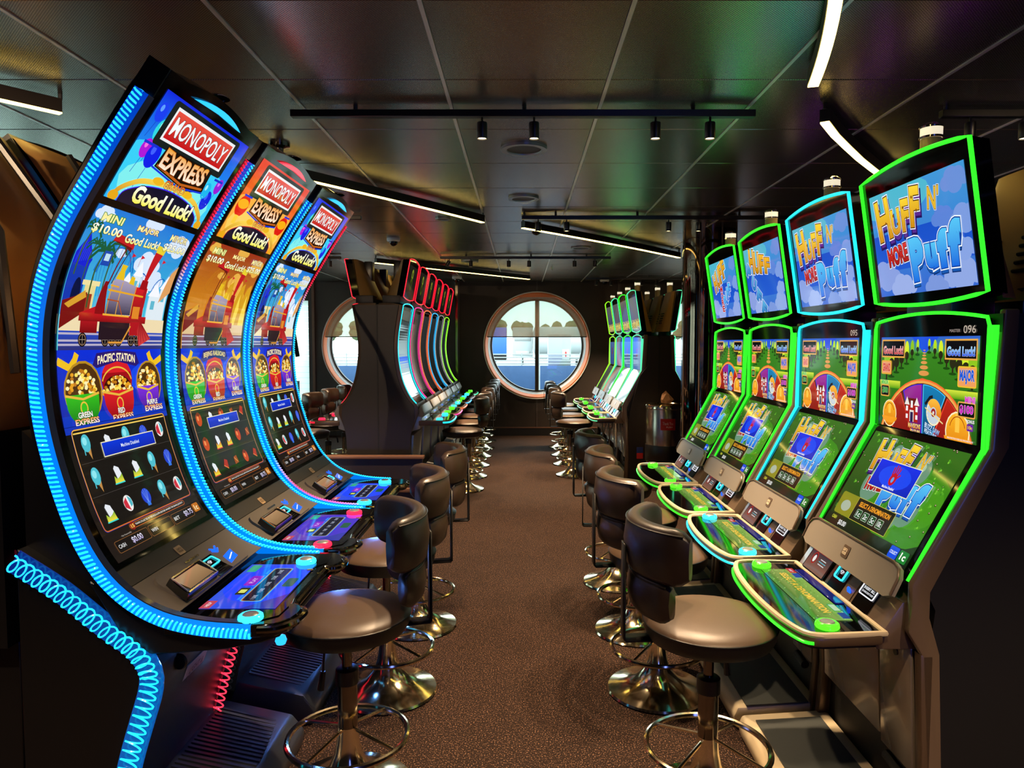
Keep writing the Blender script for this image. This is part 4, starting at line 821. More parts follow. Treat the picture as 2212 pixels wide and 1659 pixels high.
# ------------------------------------------------------------------ bent-screen machine with a separate top box (front +x, origin at its back)
def neonloop(pts, r, name, parent, closed=True, flat=None): return MB().tube(pts, r, 6, closed=closed).build(name, NEON['green'], parent)
def bent_machine(kind):
    t = empty('bent_slot_machine'); ink = printmat('')
    HW = .335; zt = 1.515; xt, zb = .16, 1.15; xb, z0 = .356, .79
    # side cheeks
    prof = [(.02, 0), (.335, 0), (.315, .28), (.335, .62), (.36, .66), (.352, .735), (.36, .79), (.165, 1.155), (.145, zt+.01), (.11, zt+.02), (.06, 1.50), (.06, 1.15), (.13, 1.05), (.25, .75), (.2, .62), (.02, .5)]
    fpr = [(.335, 0), (.315, .28), (.335, .60), (.372, .66), (.366, .735), (.366, .79), (.165, 1.155), (.145, zt+.012)]; bpr = [(.105, zt+.012), (.12, 1.16), (.315, .77), (.315, .70), (.285, .60), (.27, .28), (.29, 0)]
    for s in (-1, 1): MB().prism(fpr+bpr, 'y', s*HW, s*(HW-.026)).build('side_cheek', M['taupe'], t, bevel=.006)
    core = [(.0, .0), (.30, 0), (.285, .3), (.31, .63), (.30, .72), (.335, .79), (.15, 1.15), (.148, zt), (.0, zt)]
    MB().prism(core, 'y', -HW+.004, HW-.004).build('cabinet_core', M['sideblack' if kind == 'C' else 'side'], t)
    # neon frame: down both sides and arched over the top
    N = []
    for s in (-1,): N += [(xb+.004, s*.30, z0+.0), (xt+.012, s*.305, zb), (xt+.006, s*.305, zt-.03), (xt+.006, s*.295, zt-.008)]
    N += [(xt+.006, .295*(-1+2*k/12), zt-.008+.022*(1-(-1+2*k/12)**2)) for k in range(1, 12)]
    N += [(xt+.006, .295, zt-.008), (xt+.006, .305, zt-.03), (xt+.012, .305, zb), (xb+.004, .30, z0)]
    nf = MB().tube(N, .0055 if kind == 'C' else .0042, 6).build('neon_frame', NEON['green'], t)
    for s in (-1, 1):     # glowing flank of the frame
        MB().prism([(xb, z0+.005), (xt+.008, zb), (xt+.004, zt-.03), (xt-.016, zt-.03), (xt-.013, zb-.004), (xb-.018, z0-.004)], 'y', s*.309, s*.318).build('neon_flank', NEON['green'], t)
    # upper glass (flat), lower glass (slanted)
    MB().prism([(-.30, zb+.004), (.30, zb+.004), (.30, zt-.02)]+[(.30*(1-2*k/10), zt-.012+.02*(1-(1-2*k/10)**2)) for k in range(11)]+[(-.30, zt-.02)], 'x', xt-.004, xt+.002).build('upper_glass', M['glass'], t, smooth=False)
    SU = lambda u, v, o: (xt+.003+o, -.265+u, zt-.028-v)
    q = math.hypot(xb-xt, zb-z0); ux, uz = (xb-xt)/q, (z0-zb)/q; nx, nz = -uz, ux
    SL = lambda u, v, o: (xt+ux*v+nx*(.004+o), -.265+u, zb+uz*v+nz*(.004+o))
    g = MB()
    g.add([(xt+ux*a+nx*b, y, zb+uz*a+nz*b) for a in (.0, q) for b in (-.004, .003) for y in (-.30, .30)], [(0, 1, 3, 2), (4, 6, 7, 5), (0, 4, 5, 1), (2, 3, 7, 6), (0, 2, 6, 4), (1, 5, 7, 3)]); g.build('lower_glass', M['glass'], t, smooth=False)
    if kind == 'C': show([(wheel_pic(), 0, .03)], SU, 'upper_screen', M['screen'], t); show([(lowpic(), 0, .022)], SL, 'lower_screen', M['screen'], t)
    else: show([(plain(.53, .30, '3858a0', '5878b8', marks=((.5, .6, .05, 'a03030'),)), 0, .03)], SU, 'upper_screen', M['dimscreen'], t); show([(plain(.53, .37, '303830', '606860'), 0, .022)], SL, 'lower_screen', M['dimscreen'], t)
    if kind == 'C':
        p = Pic(.14, .03); p.text('MASTER', .04, .012, .05, .009, 'a89890', bold=0); p.text('096', .108, .015, .055, .022, 'c8b8a8', bold=0); show([(p, .375, -.004)], SU, 'machine_number', M['screen'], t)
    # top box leaning out
    bx, bz0, tx, tz = .165, 1.565, .228, 1.965
    def ST(u, v, o): k = (tz-v-bz0)/(tz-bz0); return (bx+(tx-bx)*k+o, -.26+u, tz-v)
    def loop(e, off): 
        L_ = []
        for k in range(13): a = -1+2*k/12; L_.append((.26+(.305+e)*a*.985, -.016-e-.022*(1-a*a)))
        for k in range(13): a = 1-2*k/12; L_.append((.26+(.305+e)*a*.985, .39+e+.018*(1-a*a)))
        return L_
    tb = MB(); lo = loop(0, 0); n = len(lo)
    fr_ = [ST(u, v, .0) for u, v in lo]; bk = [(ST(u, v, 0)[0]-.055, ST(u, v, 0)[1]*.97, ST(u, v, 0)[2]-.005) for u, v in lo]
    tb.add(fr_+bk, [tuple(range(n)), tuple(range(2*n-1, n-1, -1))]+[(i, (i+1) % n, n+(i+1) % n, n+i) for i in range(n)]); tbx = tb.build('top_box', M['glass'], t)
    nl = MB().tube([ST(u, v, .004) for u, v in lo], .0060 if kind == 'C' else .0042, 6, closed=True).build('top_neon', NEON['green'], tbx)
    show([({'C': toppic(0), 'D': plain(.52, .335, '3a5080', '70706a', 160)}[kind], 0, .035)], ST, 'top_screen', M['screen'] if kind == 'C' else M['dimscreen'], tbx)
    def shellf(a, b):
        z = 1.56+.42*b; w = .27-.05*b; y = -w+2*w*a; bul = math.sin(PI*a)**.3 if 0 < a < 1 else 0
        xf = bx+(tx-bx)*b-.055; xr = xf-(.06*(1-b)**.8*(1-.35*b)+.035)*bul*min(1, 1); return (xr, y, z)
    rs = MB().grid(shellf, 16, 14).build('rear_shell', M['gold'], t)
    sl = MB()
    for s in (-1, 1):
        for k in range(5):
            p0, p1 = shellf(.5+s*.28, .22+k*.06), shellf(.5+s*.10, .22+k*.06); sl.tube([(p0[0]-.003, p0[1], p0[2]), (p1[0]-.003, p1[1], p1[2])], .006, 6)
    sl.build('vent_slots', M['cut'], rs)['kind'] = 'stuff'
    MB().box(.03, .16, -.12, .12, 1.50, 1.60).build('riser', M['black'], t, bevel=.005)
    cd_ = MB().lathe([(0, -.04), (.030, -.04), (.030, .05), (.026, .055), (0, .055)], 20, (.165, 0, 2.005)).build('candle_base', M['lamp_tan'], t)
    MB().lathe([(0, .055), (.031, .055), (.031, .085), (0, .085)], 20, (.165, 0, 2.005)).build('candle_light', M['lamp_white'], cd_)
    MB().lathe([(.03, .052), (.034, .052), (.034, .058), (.03, .058)], 20, (.165, 0, 2.005)).build('candle_ring', M['chrome'], cd_)
    MB().lathe([(.03, .082), (.034, .082), (.034, .087), (.022, .097), (0, .099)], 20, (.165, 0, 2.005)).build('candle_cap', M['chrome'], cd_)
    # visor
    SV = lambda u, v, o: (.362+v*.45+o*.9, u, .825-v+o*.35)
    vz = plate_on(SV, [(-.30, .078), (-.30, .030), (-.285, .010), (-.25, 0), (.25, 0), (.285, .010), (.30, .030), (.30, .078), (.27, .090), (-.27, .090)], .014, 'visor_panel', M['tan'], t, base=-.004, step=.5)
    eo = [SV(a, b, .011) for a, b in ((-.30, .078), (-.30, .030), (-.285, .010), (-.25, 0), (.25, 0), (.285, .010), (.30, .030), (.30, .078))]
    MB().tube(eo, .004, 6).build('visor_edge', M['taupe'], vz)
    bd = plate_on(SV, rrect(.042, .036, .005, 3, 0, .045), .002, 'badge', M['taupe'], vz, base=.010, step=.5)
    decal_text(SV, [('LIGHT &', .026, .009, .66), ('WONDER', .026, .009, .33)], 0, .045, .038, .032, 'badge_print', ink, bd, off=.0135, col='e8d8b8')
    # console wall with display, reader, icons, bill slot
    cx = .372; SW = lambda u, v, o: (cx+o*.8+v*.55, u, .730-v*.84+o*.5)
    MB().prism([(.25, .60), (.44, .60), (.443, .62), (.371, .731), (.25, .76)], 'y', -.30, .30).build('console_wall', M['taupe'], t, bevel=.003)
    hb = plate_on(SW, rrect(.20, .10, .012, 4, -.16, .048), .004, 'display_bay', M['brass'], t, base=0, step=.5)
    p = Pic(.15, .075); p.rect(0, 0, .15, .075, ('8a5c48', '28303c'), 4); p.ell(.04, .045, .018, .022, 'a02820'); p.ell(.04, .045, .013, .017, '30343c'); p.ell(.04, .043, .009, .013, 'f0e8e0'); p.rect(0, .068, .15, .075, '8a2020')
    for k, w_ in enumerate((.04, .05, .045)): p.rect(.10-w_/2, .05-k*.009, .10+w_/2, .053-k*.009, '60b0c0' if k == 1 else 'd8d8d8')
    plate_on(SW, rrect(.165, .085, .005, 3, -.17, .046), .006, 'display_glass', M['gloss'], hb, base=.003, step=.5)
    show([(p, -.245, .010)], lambda u, v, o: SW(u, v, .0095+o), 'player_screen', M['screen'], hb)
    rp = plate_on(SW, rrect(.085, .11, .006, 3, -.02, .05), .004, 'card_reader', M['gloss'], t, base=0, step=.5)
    MB().tube([SW(a, b, .008) for a, b in rrect(.055, .044, .006, 4, -.02, .028)], .003, 5, closed=True).build('reader_light', M['cyanring'], rp)
    wl = MB()
    for r_ in (.005, .010, .015): wl.tube([SW(-.02+r_*math.cos(a), .036-r_*math.sin(a), .007) for a in [PI*.25+PI*.5*k/6 for k in range(7)]], .0011, 4)
    wl.build('contactless_mark', M['whiteicon'], rp)
    pd = plate_on(SW, rrect(.05, .10, .004, 3, .065, .055), .002, 'usb_door', M['taupe'], t, base=0, step=.5)
    MB().lathe([(0, 0), (.012, 0), (.012, .002), (0, .002)], 18).build('usb_light', M['blueicon'], pd).matrix_basis = Matrix.Translation(SW(.065, .06, .004)) @ Matrix.Rotation(PI/2, 4, 'Y')
    bs = plate_on(SW, rrect(.09, .085, .012, 4, .155, .05), .005, 'bill_acceptor', M['gloss'], t, base=0, step=.5)
    MB().tube([SW(a, b, .008) for a, b in rrect(.08, .034, .006, 4, .155, .028)], .002, 5, closed=True).build('bill_frame', M['whiteicon'], bs)
    decal_text(SW, [('INSERT BILL', .062, .009, .7), ('OR BARCODE TICKET', .062, .006, .3)], .155, .028, .08, .03, 'bill_print', M['screen'], bs, off=.0062, col='f4f4f8')
    # deck
    dz = .652
    ol = [(.43, -.32), (.60, -.335), (.645, -.315), (.672, -.22), (.684, -.10), (.687, 0), (.684, .10), (.672, .22), (.645, .315), (.60, .335), (.43, .32)]
    olc = [ol[0]]+catmull(ol[1:-1], 4)+[ol[-1]]
    dk = MB().prism(olc, 'z', dz-.034, dz-.004).build('button_deck', M['bronze'], t, bevel=.008)
    MB().prism([(.43+(x-.43)*.93, y*.93) for x, y in olc], 'z', dz-.046, dz-.034).build('deck_tray', M['black'], dk)
    MB().tube([(x-.006, y*.98, dz-.002) for x, y in olc], .009, 8, closed=True).build('deck_rim', M['cream'], dk)
    MB().tube([(x+.003, y*1.005, dz-.022) for x, y in olc[3:-3]], .0045, 6).build('deck_neon', NEON['green'], dk)
    MB().prism([(.43+(x-.43)*.95, y*.95) for x, y in olc], 'z', dz-.004, dz).build('deck_glass', M['glass'], dk, smooth=False)
    SD = lambda u, v, o: (.472+v*.93, -.23+u, dz+.0005+o)
    show([(deckC_pic() if kind == 'C' else plain(.46, .115, '203020', '405040'), 0, .0)], SD, 'deck_screen', M['screen'], dk)
    for y in (-.265, .275): 
        b = MB().lathe([(0, 0), (.030, 0), (.033, .004), (.031, .013), (.026, .017), (.022, .017)], 24, (.565, y, dz)).build('button', M['greenring'], t)
        MB().lathe([(0, .020), (.018, .019), (.023, .014)], 24, (.565, y, dz)).build('button_lens', M['plate'], b)
    MB().box(.436, .466, -.22, .10, dz, dz+.004).build('charging_tray', M['blueglow'], dk, bevel=.002, seg=1)
    # lower front: two doors, grille, handle, plaque, legs and footrest
    dl = MB().prism([(.33, .60), (.341, .60), (.328, .26), (.312, .26)], 'y', -.28, .11).build('left_door', M['door'], t, bevel=.004)
    gr = MB()
    for a in range(12):
        for b in range(16): gr.box(.336+.00028*b, .3378+.00028*b, -.262+.006*a, -.259+.006*a, .47+.0075*b, .4735+.0075*b)
    gr.build('speaker_grille', M['cut'], dl, smooth=False)['kind'] = 'stuff'
    pl = MB().prism([(.339, .56), (.3425, .56), (.3385, .46), (.332, .46)], 'y', -.16, -.01).build('maker_plaque', M['tan'], t)
    decal_text(lambda u, v, o: (.3432+o-v*.04, u, .56-v), [('LIGHT &', .09, .024, .68), ('WONDER', .10, .024, .3)], -.085, .05, .14, .09, 'plaque_print', ink, t, off=0, col='0c0c0c')
    MB().prism([(.332, .60), (.343, .60), (.328, .24), (.312, .24)], 'y', .118, .292).build('right_door', M['door'], t, bevel=.005)
    for y, z in ((.22, .56), (.17, .575)): MB().tube([(.335, y, z), (.346, y, z)], .011, 12).build('lock', M['steel'], t)
    MB().tube([(.318, .14, .21), (.318, .22, .20)], .016, 10).build('handle_recess', M['cut'], t)
    for s in (-1, 1): MB().prism([(.30, .0), (.345, .0), (.325, .28), (.338, .60), (.30, .60)], 'y', s*.30, s*.335).build('leg_cover', M['bronze'], t, bevel=.006)
    ft = MB().prism([(.30, .0), (.61, .0), (.622, .05), (.608, .085), (.30, .105)], 'y', -.325, .325).build('footrest', M['cream'], t, bevel=.012)
    MB().prism([(.345, .1035), (.575, .090), (.575, .095), (.345, .1085)], 'y', -.265, .325).build('footrest_mat', M['rubber'], ft)
    return t
M['dimscreen'] = emat('dim_screen_print', .55, 'Col', rough=.05, spec=.6)
M['blueglow'] = emat('blue_tray_glow', .12, c='1838ff', rough=.1)
BX = 1.41
protoC = bent_machine('C'); protoC.location = (BX, 2.205, 0); protoC.rotation_euler = (0, 0, PI)
remember(protoC)
def recolour(t, neon, ring='greenring'):
    n = NEON[neon]; paint(t, {'neon_frame': n, 'neon_flank': n, 'top_neon': n, 'deck_neon': n, 'button': M[ring]})
names = ['nearest', 'second', 'third', 'farthest']
for k, (neon, ring) in enumerate((('green', 'greenring'), ('cyan', 'cyanring'), ('green', 'greenring'), ('green', 'greenring'))):
    c = protoC if k == 0 else dup(protoC, (BX, 2.205+.695*k, 0), skip=('machine_number',))
    if k:
        recolour(c, neon, ring)
    tag(c, ('nearest slot machine on the right, green neon, HUFF N MORE PUFF title, number 096', 'cyan-lit HUFF N MORE PUFF slot machine, the only cyan one of the right bank', 'green-lit HUFF N MORE PUFF slot machine directly beyond the cyan-lit one', 'farthest green-lit HUFF N MORE PUFF slot machine, beside the dark column')[k], 'slot machine', 'slot machines with blue title screens on the right')
    if k == 1:
        p = Pic(.06, .03); p.text('095', .03, .015, .055, .022, 'c8b8a8', bold=0); show([(p, .455, -.004)], lambda u, v, o: (.163+o, -.265+u, 1.487-v), 'machine_number', M['screen'], c)
    if k in (2, 3):   # titles caught mid-animation
        old = [o for o in allparts(c) if o.name.startswith('top_screen')][0]; par = old.parent; bpy.data.objects.remove(old)
        bx, bz0, tx, tz = .165, 1.565, .228, 1.965
        show([(toppic(k-1), 0, .035)], lambda u, v, o: (bx+(tx-bx)*(tz-v-bz0)/(tz-bz0)+o, -.26+u, tz-v), 'top_screen', M['screen'], par)
for k in range(4):
    c = dup(protoC, (BX+.02, 2.205+.695*k, 0), 0, skip=('machine_number',)); recolour(c, 'purple')
    tag(c, 'bronze-backed slot machine facing away behind the right bank, %s from the camera' % names[k].replace('nearest', 'first'), 'slot machine', 'slot machines behind the right bank')
protoD = bent_machine('D'); protoD.location = (BX, 7.72, 0); protoD.rotation_euler = (0, 0, PI); remember(protoD)
for k, neon in enumerate(('aqua', 'green', 'aqua', 'lime')):
    c = protoD if k == 0 else dup(protoD, (BX, 7.72+.695*k, 0))
    recolour(c, neon); tag(c, '%s slot machine of the far right bank by the round window, green-lit edges' % names[k], 'slot machine', 'slot machines of the far right bank')
for k in range(4):
    c = dup(protoD, (BX+.02, 7.72+.695*k, 0), 0); recolour(c, 'aqua'); tag(c, '%s slot machine back to back with the far right bank, behind the steel bin' % names[k], 'slot machine', 'slot machines behind the far right bank')

# ------------------------------------------------------------------ curved machine with red top box (far left bank)
BXL = -1.295
CBk = Curve([(-BXL+x, z) for x, z in [(-1.075, 1.80), (-1.10, 1.66), (-1.122, 1.52), (-1.13, 1.378), (-1.118, 1.24), (-1.085, 1.09), (-1.02, .95), (-.945, .865)]])
def arcade_machine():
    t = empty('top_box_slot_machine'); HW = .33
    # the outline bows: sides follow the curve
    fr = [CBk.at(.02+k*(CBk.L[-1]-.03)/20, .0) for k in range(21)]
    prof = [(.01, 0), (.29, 0), (.275, .3), (.29, .62), (.36, .80)]+[(x+.012, z) for x, z in fr[::-1]]+[(.14, 1.80), (.01, 1.80)]
    for s in (-1, 1): MB().prism(prof, 'y', s*HW, s*(HW-.022)).build('side_cheek', M['bronze'], t, bevel=.004)
    core = [(0, 0), (.27, 0), (.255, .3), (.27, .62), (.34, .80)]+[(x-.004, z) for x, z in fr[::-1]]+[(0, 1.79)]
    MB().prism(core, 'y', -HW+.022, HW-.022).build('cabinet_core', M['side'], t)
    S = lambda u, v, o: (CBk.at(v, .006+o)[0], u, CBk.at(v, .006+o)[1])
    plate_on(S, [(-.29, .03), (.29, .03), (.29, .96), (-.29, .96)], .002, 'screen_glass', M['glass'], t, base=-.004, step=.04)
    show([(plain(.54, .85, '1a1c1c', '30383a'), -.27, .06)], S, 'curved_screen', M['dimscreen'], t, True)
    N = [S(-.30, v, .006) for v in [.96-.94*k/24 for k in range(25)]]+[S(-.29+.58*k/10, .012-.02*math.sin(PI*k/10), .006) for k in range(1, 10)]+[S(.30, v, .006) for v in [.02+.94*k/24 for k in range(25)]]
    MB().tube(N, .0048, 6).build('neon_frame', NEON['cyan'], t)
    # top box
    xb, zb, xt, zt = .225, 1.85, .288, 2.18
    def ST(u, v, o): k = (zt-v-zb)/(zt-zb); return (xb+(xt-xb)*k+o, u, zt-v)
    lo = [(.30*a, -.012-.022*(1-a*a)) for a in [-1+2*k/10 for k in range(11)]]+[(.30*a, .32+.018*(1-a*a)) for a in [1-2*k/10 for k in range(11)]]
    n = len(lo); f_ = [ST(u, v, 0) for u, v in lo]; b_ = [(x-.06, y*.97, z) for x, y, z in f_]
    tb = MB().add(f_+b_, [tuple(range(n)), tuple(range(2*n-1, n-1, -1))]+[(i, (i+1) % n, n+(i+1) % n, n+i) for i in range(n)]).build('top_box', M['glass'], t)
    MB().tube([ST(u, v, .004) for u, v in lo], .0045, 6, closed=True).build('top_neon', NEON['red'], tb)
    show([(plain(.52, .27, '141414', '24221c', marks=((.5, .72, .05, 'a0b030'), (.48, .4, .06, '506010'))), -.26, .025)], ST, 'top_screen', M['dimscreen'], tb)
    MB().box(.04, .20, -.30, .30, 1.80, 1.87).build('riser', M['side'], t, bevel=.006)
    def shellf(a, b): z = 1.84+.36*b; y = (-.27+.54*a)*(1-.1*b); bul = math.sin(PI*a)**.3 if 0 < a < 1 else 0; xf = xb+(xt-xb)*b-.06; return (xf-(.11*(1-b)+.04)*bul, y, z)
    MB().grid(shellf, 14, 10).build('rear_shell', M['gold'], t)
    MB().box(.10, .17, -.06, .06, 2.02, 2.20).build('rear_handle', M['black'], t, bevel=.006)
    # console, deck
    for nm, pts, m in (('console_panel', [(.335, .80), (.375, .87), (.41, .80), (.395, .765), (.335, .76)], M['tan']), ('console_wall', [(.25, .62), (.37, .66), (.385, .77), (.30, .80)], M['plate'])): MB().prism(pts, 'y', -.30, .30).build(nm, m, t, bevel=.004)
    MB().box(.386, .392, -.06, .02, .69, .74).build('reader_light', M['blueicon'], t)
    ol = [(.36, -.315), (.56, -.325), (.62, -.30), (.648, -.20), (.655, 0), (.648, .20), (.62, .30), (.56, .325), (.36, .315)]; olc = [ol[0]]+catmull(ol[1:-1], 3)+[ol[-1]]
    dk = MB().prism(olc, 'z', .69, .735).build('button_deck', M['bronze'], t, bevel=.006)
    MB().prism([(.36+(x-.36)*.94, y*.94) for x, y in olc], 'z', .735, .738).build('deck_glass', M['glass'], dk)
    MB().tube([(x+.004, y*1.005, .72) for x, y in olc[2:-2]], .0075, 6).build('deck_neon', NEON['cyan'], dk)
    for y in (-.23, .23): MB().lathe([(0, 0), (.03, 0), (.033, .005), (.026, .016), (0, .016)], 16, (.54, y, .738)).build('button', M['greenring'], t)
    MB().prism([(.26, .02), (.30, .02), (.29, .3), (.31, .60), (.27, .60)], 'y', -.27, .27).build('front_door', M['plate'], t, bevel=.006)
    MB().prism([(.26, .0), (.36, .0), (.36, .06), (.26, .10)], 'y', -.32, .32).build('footrest', M['plate'], t, bevel=.008)
    return t
pb = arcade_machine(); pb.location = (BXL, 6.75, 0); remember(pb)
for k, (neon, lab) in enumerate((('cyan', 'nearest slot machine of the far left bank, cyan curved edge under a red-framed box'), ('magenta', 'magenta-edged slot machine, second of the far left bank'), ('orange', 'orange-edged slot machine, third of the far left bank'), ('blue', 'blue-edged slot machine, fourth of the far left bank'), ('pale', 'unlit grey-edged slot machine of the far left bank'), ('lime', 'lime-green-edged slot machine nearest the far wall on the left'))):
    c = pb if k == 0 else dup(pb, (BXL, 6.75+.695*k, 0))
    paint(c, {'neon_frame': NEON[neon], 'deck_neon': NEON['aqua' if neon == 'lime' else 'magenta' if neon == 'magenta' else neon], 'button': M['greenring' if k % 2 else 'cyanring']})
    tag(c, lab, 'slot machine', 'slot machines of the far left bank')
for k in range(6):
    c = dup(pb, (BXL-.002, 6.75+.695*k, 0), PI); paint(c, {'neon_frame': NEON['red'], 'deck_neon': NEON['red'], 'button': M['redring']})
    tag(c, '%s slot machine facing left, back to back with the far left bank' % ('nearest', 'second', 'third', 'fourth', 'fifth', 'farthest')[k], 'slot machine', 'left-facing slot machines')
# end plates of the double banks with sockets
e1 = tag(empty('bank_end_panel', (BXL, 6.40, 0)), 'dark brown end panel closing the far left double bank of machines', 'panel')
ep = [(-.29, 0), (.29, 0), (.275, .3), (.29, .6), (.33, .78)]+[(x-.02, z) for x, z in [CBk.at(.02+k*(CBk.L[-1]-.03)/12) for k in range(13)][::-1]]
ep = ep+[(-x, z) for x, z in ep[::-1][:-2]]+[(-.29, 0)]
MB().prism(ep[:-1], 'y', -.004, .012).build('panel', M['side'], e1, smooth=False); MB().box(-.006, .006, -.008, -.004, .02, 1.78).build('centre_seam', M['cut'], e1)
MB().box(-.25, -.185, -.03, -.004, .14, .26).build('socket_box', M['bronze'], e1, bevel=.004); MB().box(-.17, -.10, -.014, -.004, .24, .31).build('blue_sticker', M['sockets'], e1)
e2 = tag(empty('bank_end_panel', (BX+.01, 7.362, 0)), 'dark brown end panel beside the steel bin closing the far right double bank', 'panel')
MB().prism([(-.30, .02), (.30, .02), (.31, .62), (.30, .72), (.20, 1.10), (.12, 1.2), (.11, 1.50), (-.11, 1.50), (-.12, 1.2), (-.2, 1.10), (-.30, .72), (-.31, .62)], 'y', -.004, .012).build('panel', M['side'], e2, smooth=False)
MB().box(-.006, .006, -.008, -.004, .02, 1.5).build('centre_seam', M['cut'], e2); MB().box(-.225, -.16, -.012, -.004, .30, .36).build('blue_sticker', M['sockets'], e2); MB().box(-.225, -.16, -.012, -.004, .24, .30).build('red_sticker', M['red'], e2)

# ------------------------------------------------------------------ stools (seat back towards +x of the stool, so the sitter faces -x)
def stool():
    t = empty('swivel_stool')
    MB().lathe([(0, .012), (.196, .012), (.205, .006), (.205, .0), (.198, -.001)][::-1]+[], 8) if False else None
    MB().lathe([(.0, .0), (.198, .0), (.205, .006), (.20, .014), (.17, .022), (.125, .038), (.085, .062), (.058, .095), (.042, .135), (.034, .18), (.031, .22), (.0, .22)], 56).build('pedestal_base', M['brass'], t)
    MB().lathe([(0, .21), (.031, .21), (.031, .39), (0, .39)], 28).build('column', M['dchrome'], t)
    MB().lathe([(0, .36), (.036, .36), (.036, .405), (.03, .41), (0, .41)], 28).build('collar', M['black'], t)
    MB().lathe([(0, .40), (.016, .40), (.016, .54), (0, .54)], 20).build('gas_lift', M['dchrome'], t)
    rg = MB().tube([(.188*math.cos(a), .188*math.sin(a), .185) for a in [2*PI*k/48 for k in range(48)]], .0095, 8, closed=True).build('foot_ring', M['brass'], t)
    for k in range(4): a = PI/4+k*PI/2; MB().tube([(.028*math.cos(a), .028*math.sin(a), .215), (.185*math.cos(a), .185*math.sin(a), .187)], .0055, 6).build('spoke', M['brass'], rg)
    seat = MB().lathe([(0, .527), (.16, .527), (.188, .536), (.198, .555), (.201, .580)], 48).build('seat', M['leatherside'], t)
    MB().lathe([(.201, .580), (.204, .584), (.201, .588), (.190, .597), (.15, .606), (.08, .6105), (0, .612)], 48).build('seat_top', M['seat'], seat)
    MB().tube([(.2015*math.cos(a), .2015*math.sin(a), .584) for a in [2*PI*k/56 for k in range(56)]], .0032, 6, closed=True).build('piping', M['leatherside'], seat)
    MB().prism(rrect(.20, .12, .01), 'z', .514, .529).build('seat_plate', M['steel'], t)
    def pad(name, r0, r1, z0, z1, half, m, bulge=.008):
        mb = MB(); na, prof = 22, []
        sec = [(r0+.008, z0), (r0, z0+.014), (r0-bulge*.5, (z0+z1)/2), (r0, z1-.014), (r0+.010, z1), (r1-.012, z1), (r1, z1-.014), (r1+bulge, (z0+z1)/2), (r1, z0+.014), (r1-.010, z0)]
        m_ = len(sec); vs = []
        for i in range(na+1):
            a = -half+2*half*i/na; e_ = min(i, na-i); sh = 1 if e_ > 1 else (.93 if e_ == 1 else .72)
            rc, zc = (r0+r1)/2, (z0+z1)/2
            for r, z in sec: vs.append(((rc+(r-rc)*sh)*math.cos(a), (rc+(r-rc)*sh)*math.sin(a), zc+(z-zc)*sh))
        fs = [(i*m_+j, i*m_+(j+1) % m_, (i+1)*m_+(j+1) % m_, (i+1)*m_+j) for i in range(na) for j in range(m_)]+[tuple(range(m_)), tuple(range(na*m_+m_-1, na*m_-1, -1))]
        mb.add(vs, fs); o = mb.build(name, m, t, ang=60)
        for rr_, zz in ((r1, z1-.012),):
            MB().tube([(rr_*math.cos(a), rr_*math.sin(a), zz) for a in [-half*.94+2*half*.94*k/22 for k in range(23)]], .0028, 5).build('piping', M['leatherside'], o)
        return o
    pad('upper_back_pad', .208, .256, .755, .915, math.radians(60), M['leather']); pad('lower_back_pad', .204, .246, .635, .758, math.radians(46), M['leather'])
    MB().add(*(lambda P: ([(x, y, z) for y in (-.028, .028) for x, z in P], [(i, i+1, len(P)+i+1, len(P)+i) for i in range(len(P)-1)]))([(.05, .530), (.262, .530), (.270, .538), (.270, .83)])).build('back_strap', M['steel'], t).modifiers.new('thickness', 'SOLIDIFY').thickness = .006
    lv = MB().tube([(-.05, -.04, .53), (-.07, -.06, .50), (-.075, -.065, .43)], .004, 6).build('height_lever', M['black'], t)
    MB().tube([(-.075, -.065, .435), (-.082, -.07, .38)], [.008, .011], 8).build('lever_grip', M['black'], lv)
    return t
ST0 = stool(); remember(ST0); first = True
def put_stool(x, y, rz, label, group):
    global first
    c = ST0 if first else dup(ST0)
    first = False; c.location = (x, y, 0); c.rotation_euler = (0, 0, math.radians(rz)); tag(c, label, 'stool', group)
for x, y, r_, l in ((-.555, 2.21, 17, 'nearest leather stool on the left, at the first blue curved machine'), (-.555, 2.875, 12, 'left stool in front of the orange-screen curved machine'), (-.535, 3.56, 12, 'third left stool, in front of the farthest tall curved machine')): put_stool(x, y, r_, l, 'stools at the left curved machines')
for x, y, r_, l in ((.578, 2.15, 182, 'nearest leather stool on the right, lit green by the deck edge'), (.56, 2.88, 184, 'second stool on the right, in front of the cyan-lit machine'), (.57, 3.49, 176, 'third stool on the right, beyond the cyan-lit machine'), (.575, 4.22, 184, 'fourth stool on the right, by the dark column')): put_stool(x, y, r_, l, 'stools at the right bank')
for k in range(6): put_stool(-.575, 6.95+.69*k, (4, -3, 6, 0, -5, 3)[k], '%s stool of the far left row facing the neon-edged machines' % ('nearest', 'second', 'third', 'fourth', 'fifth', 'farthest')[k], 'stools of the far left row')
for k in range(4): put_stool(.575, 7.72+.70*k, 180+(3, -4, 5, 0)[k], '%s stool of the far right row in front of the round window' % names[k], 'stools of the far right row')
for k in range(4): put_stool(-2.05, 6.8+.7*k, 180+(6, -3, 0, 4)[k], '%s stool seen beyond the left machines with its back to the window wall' % names[k], 'stools behind the far left bank')

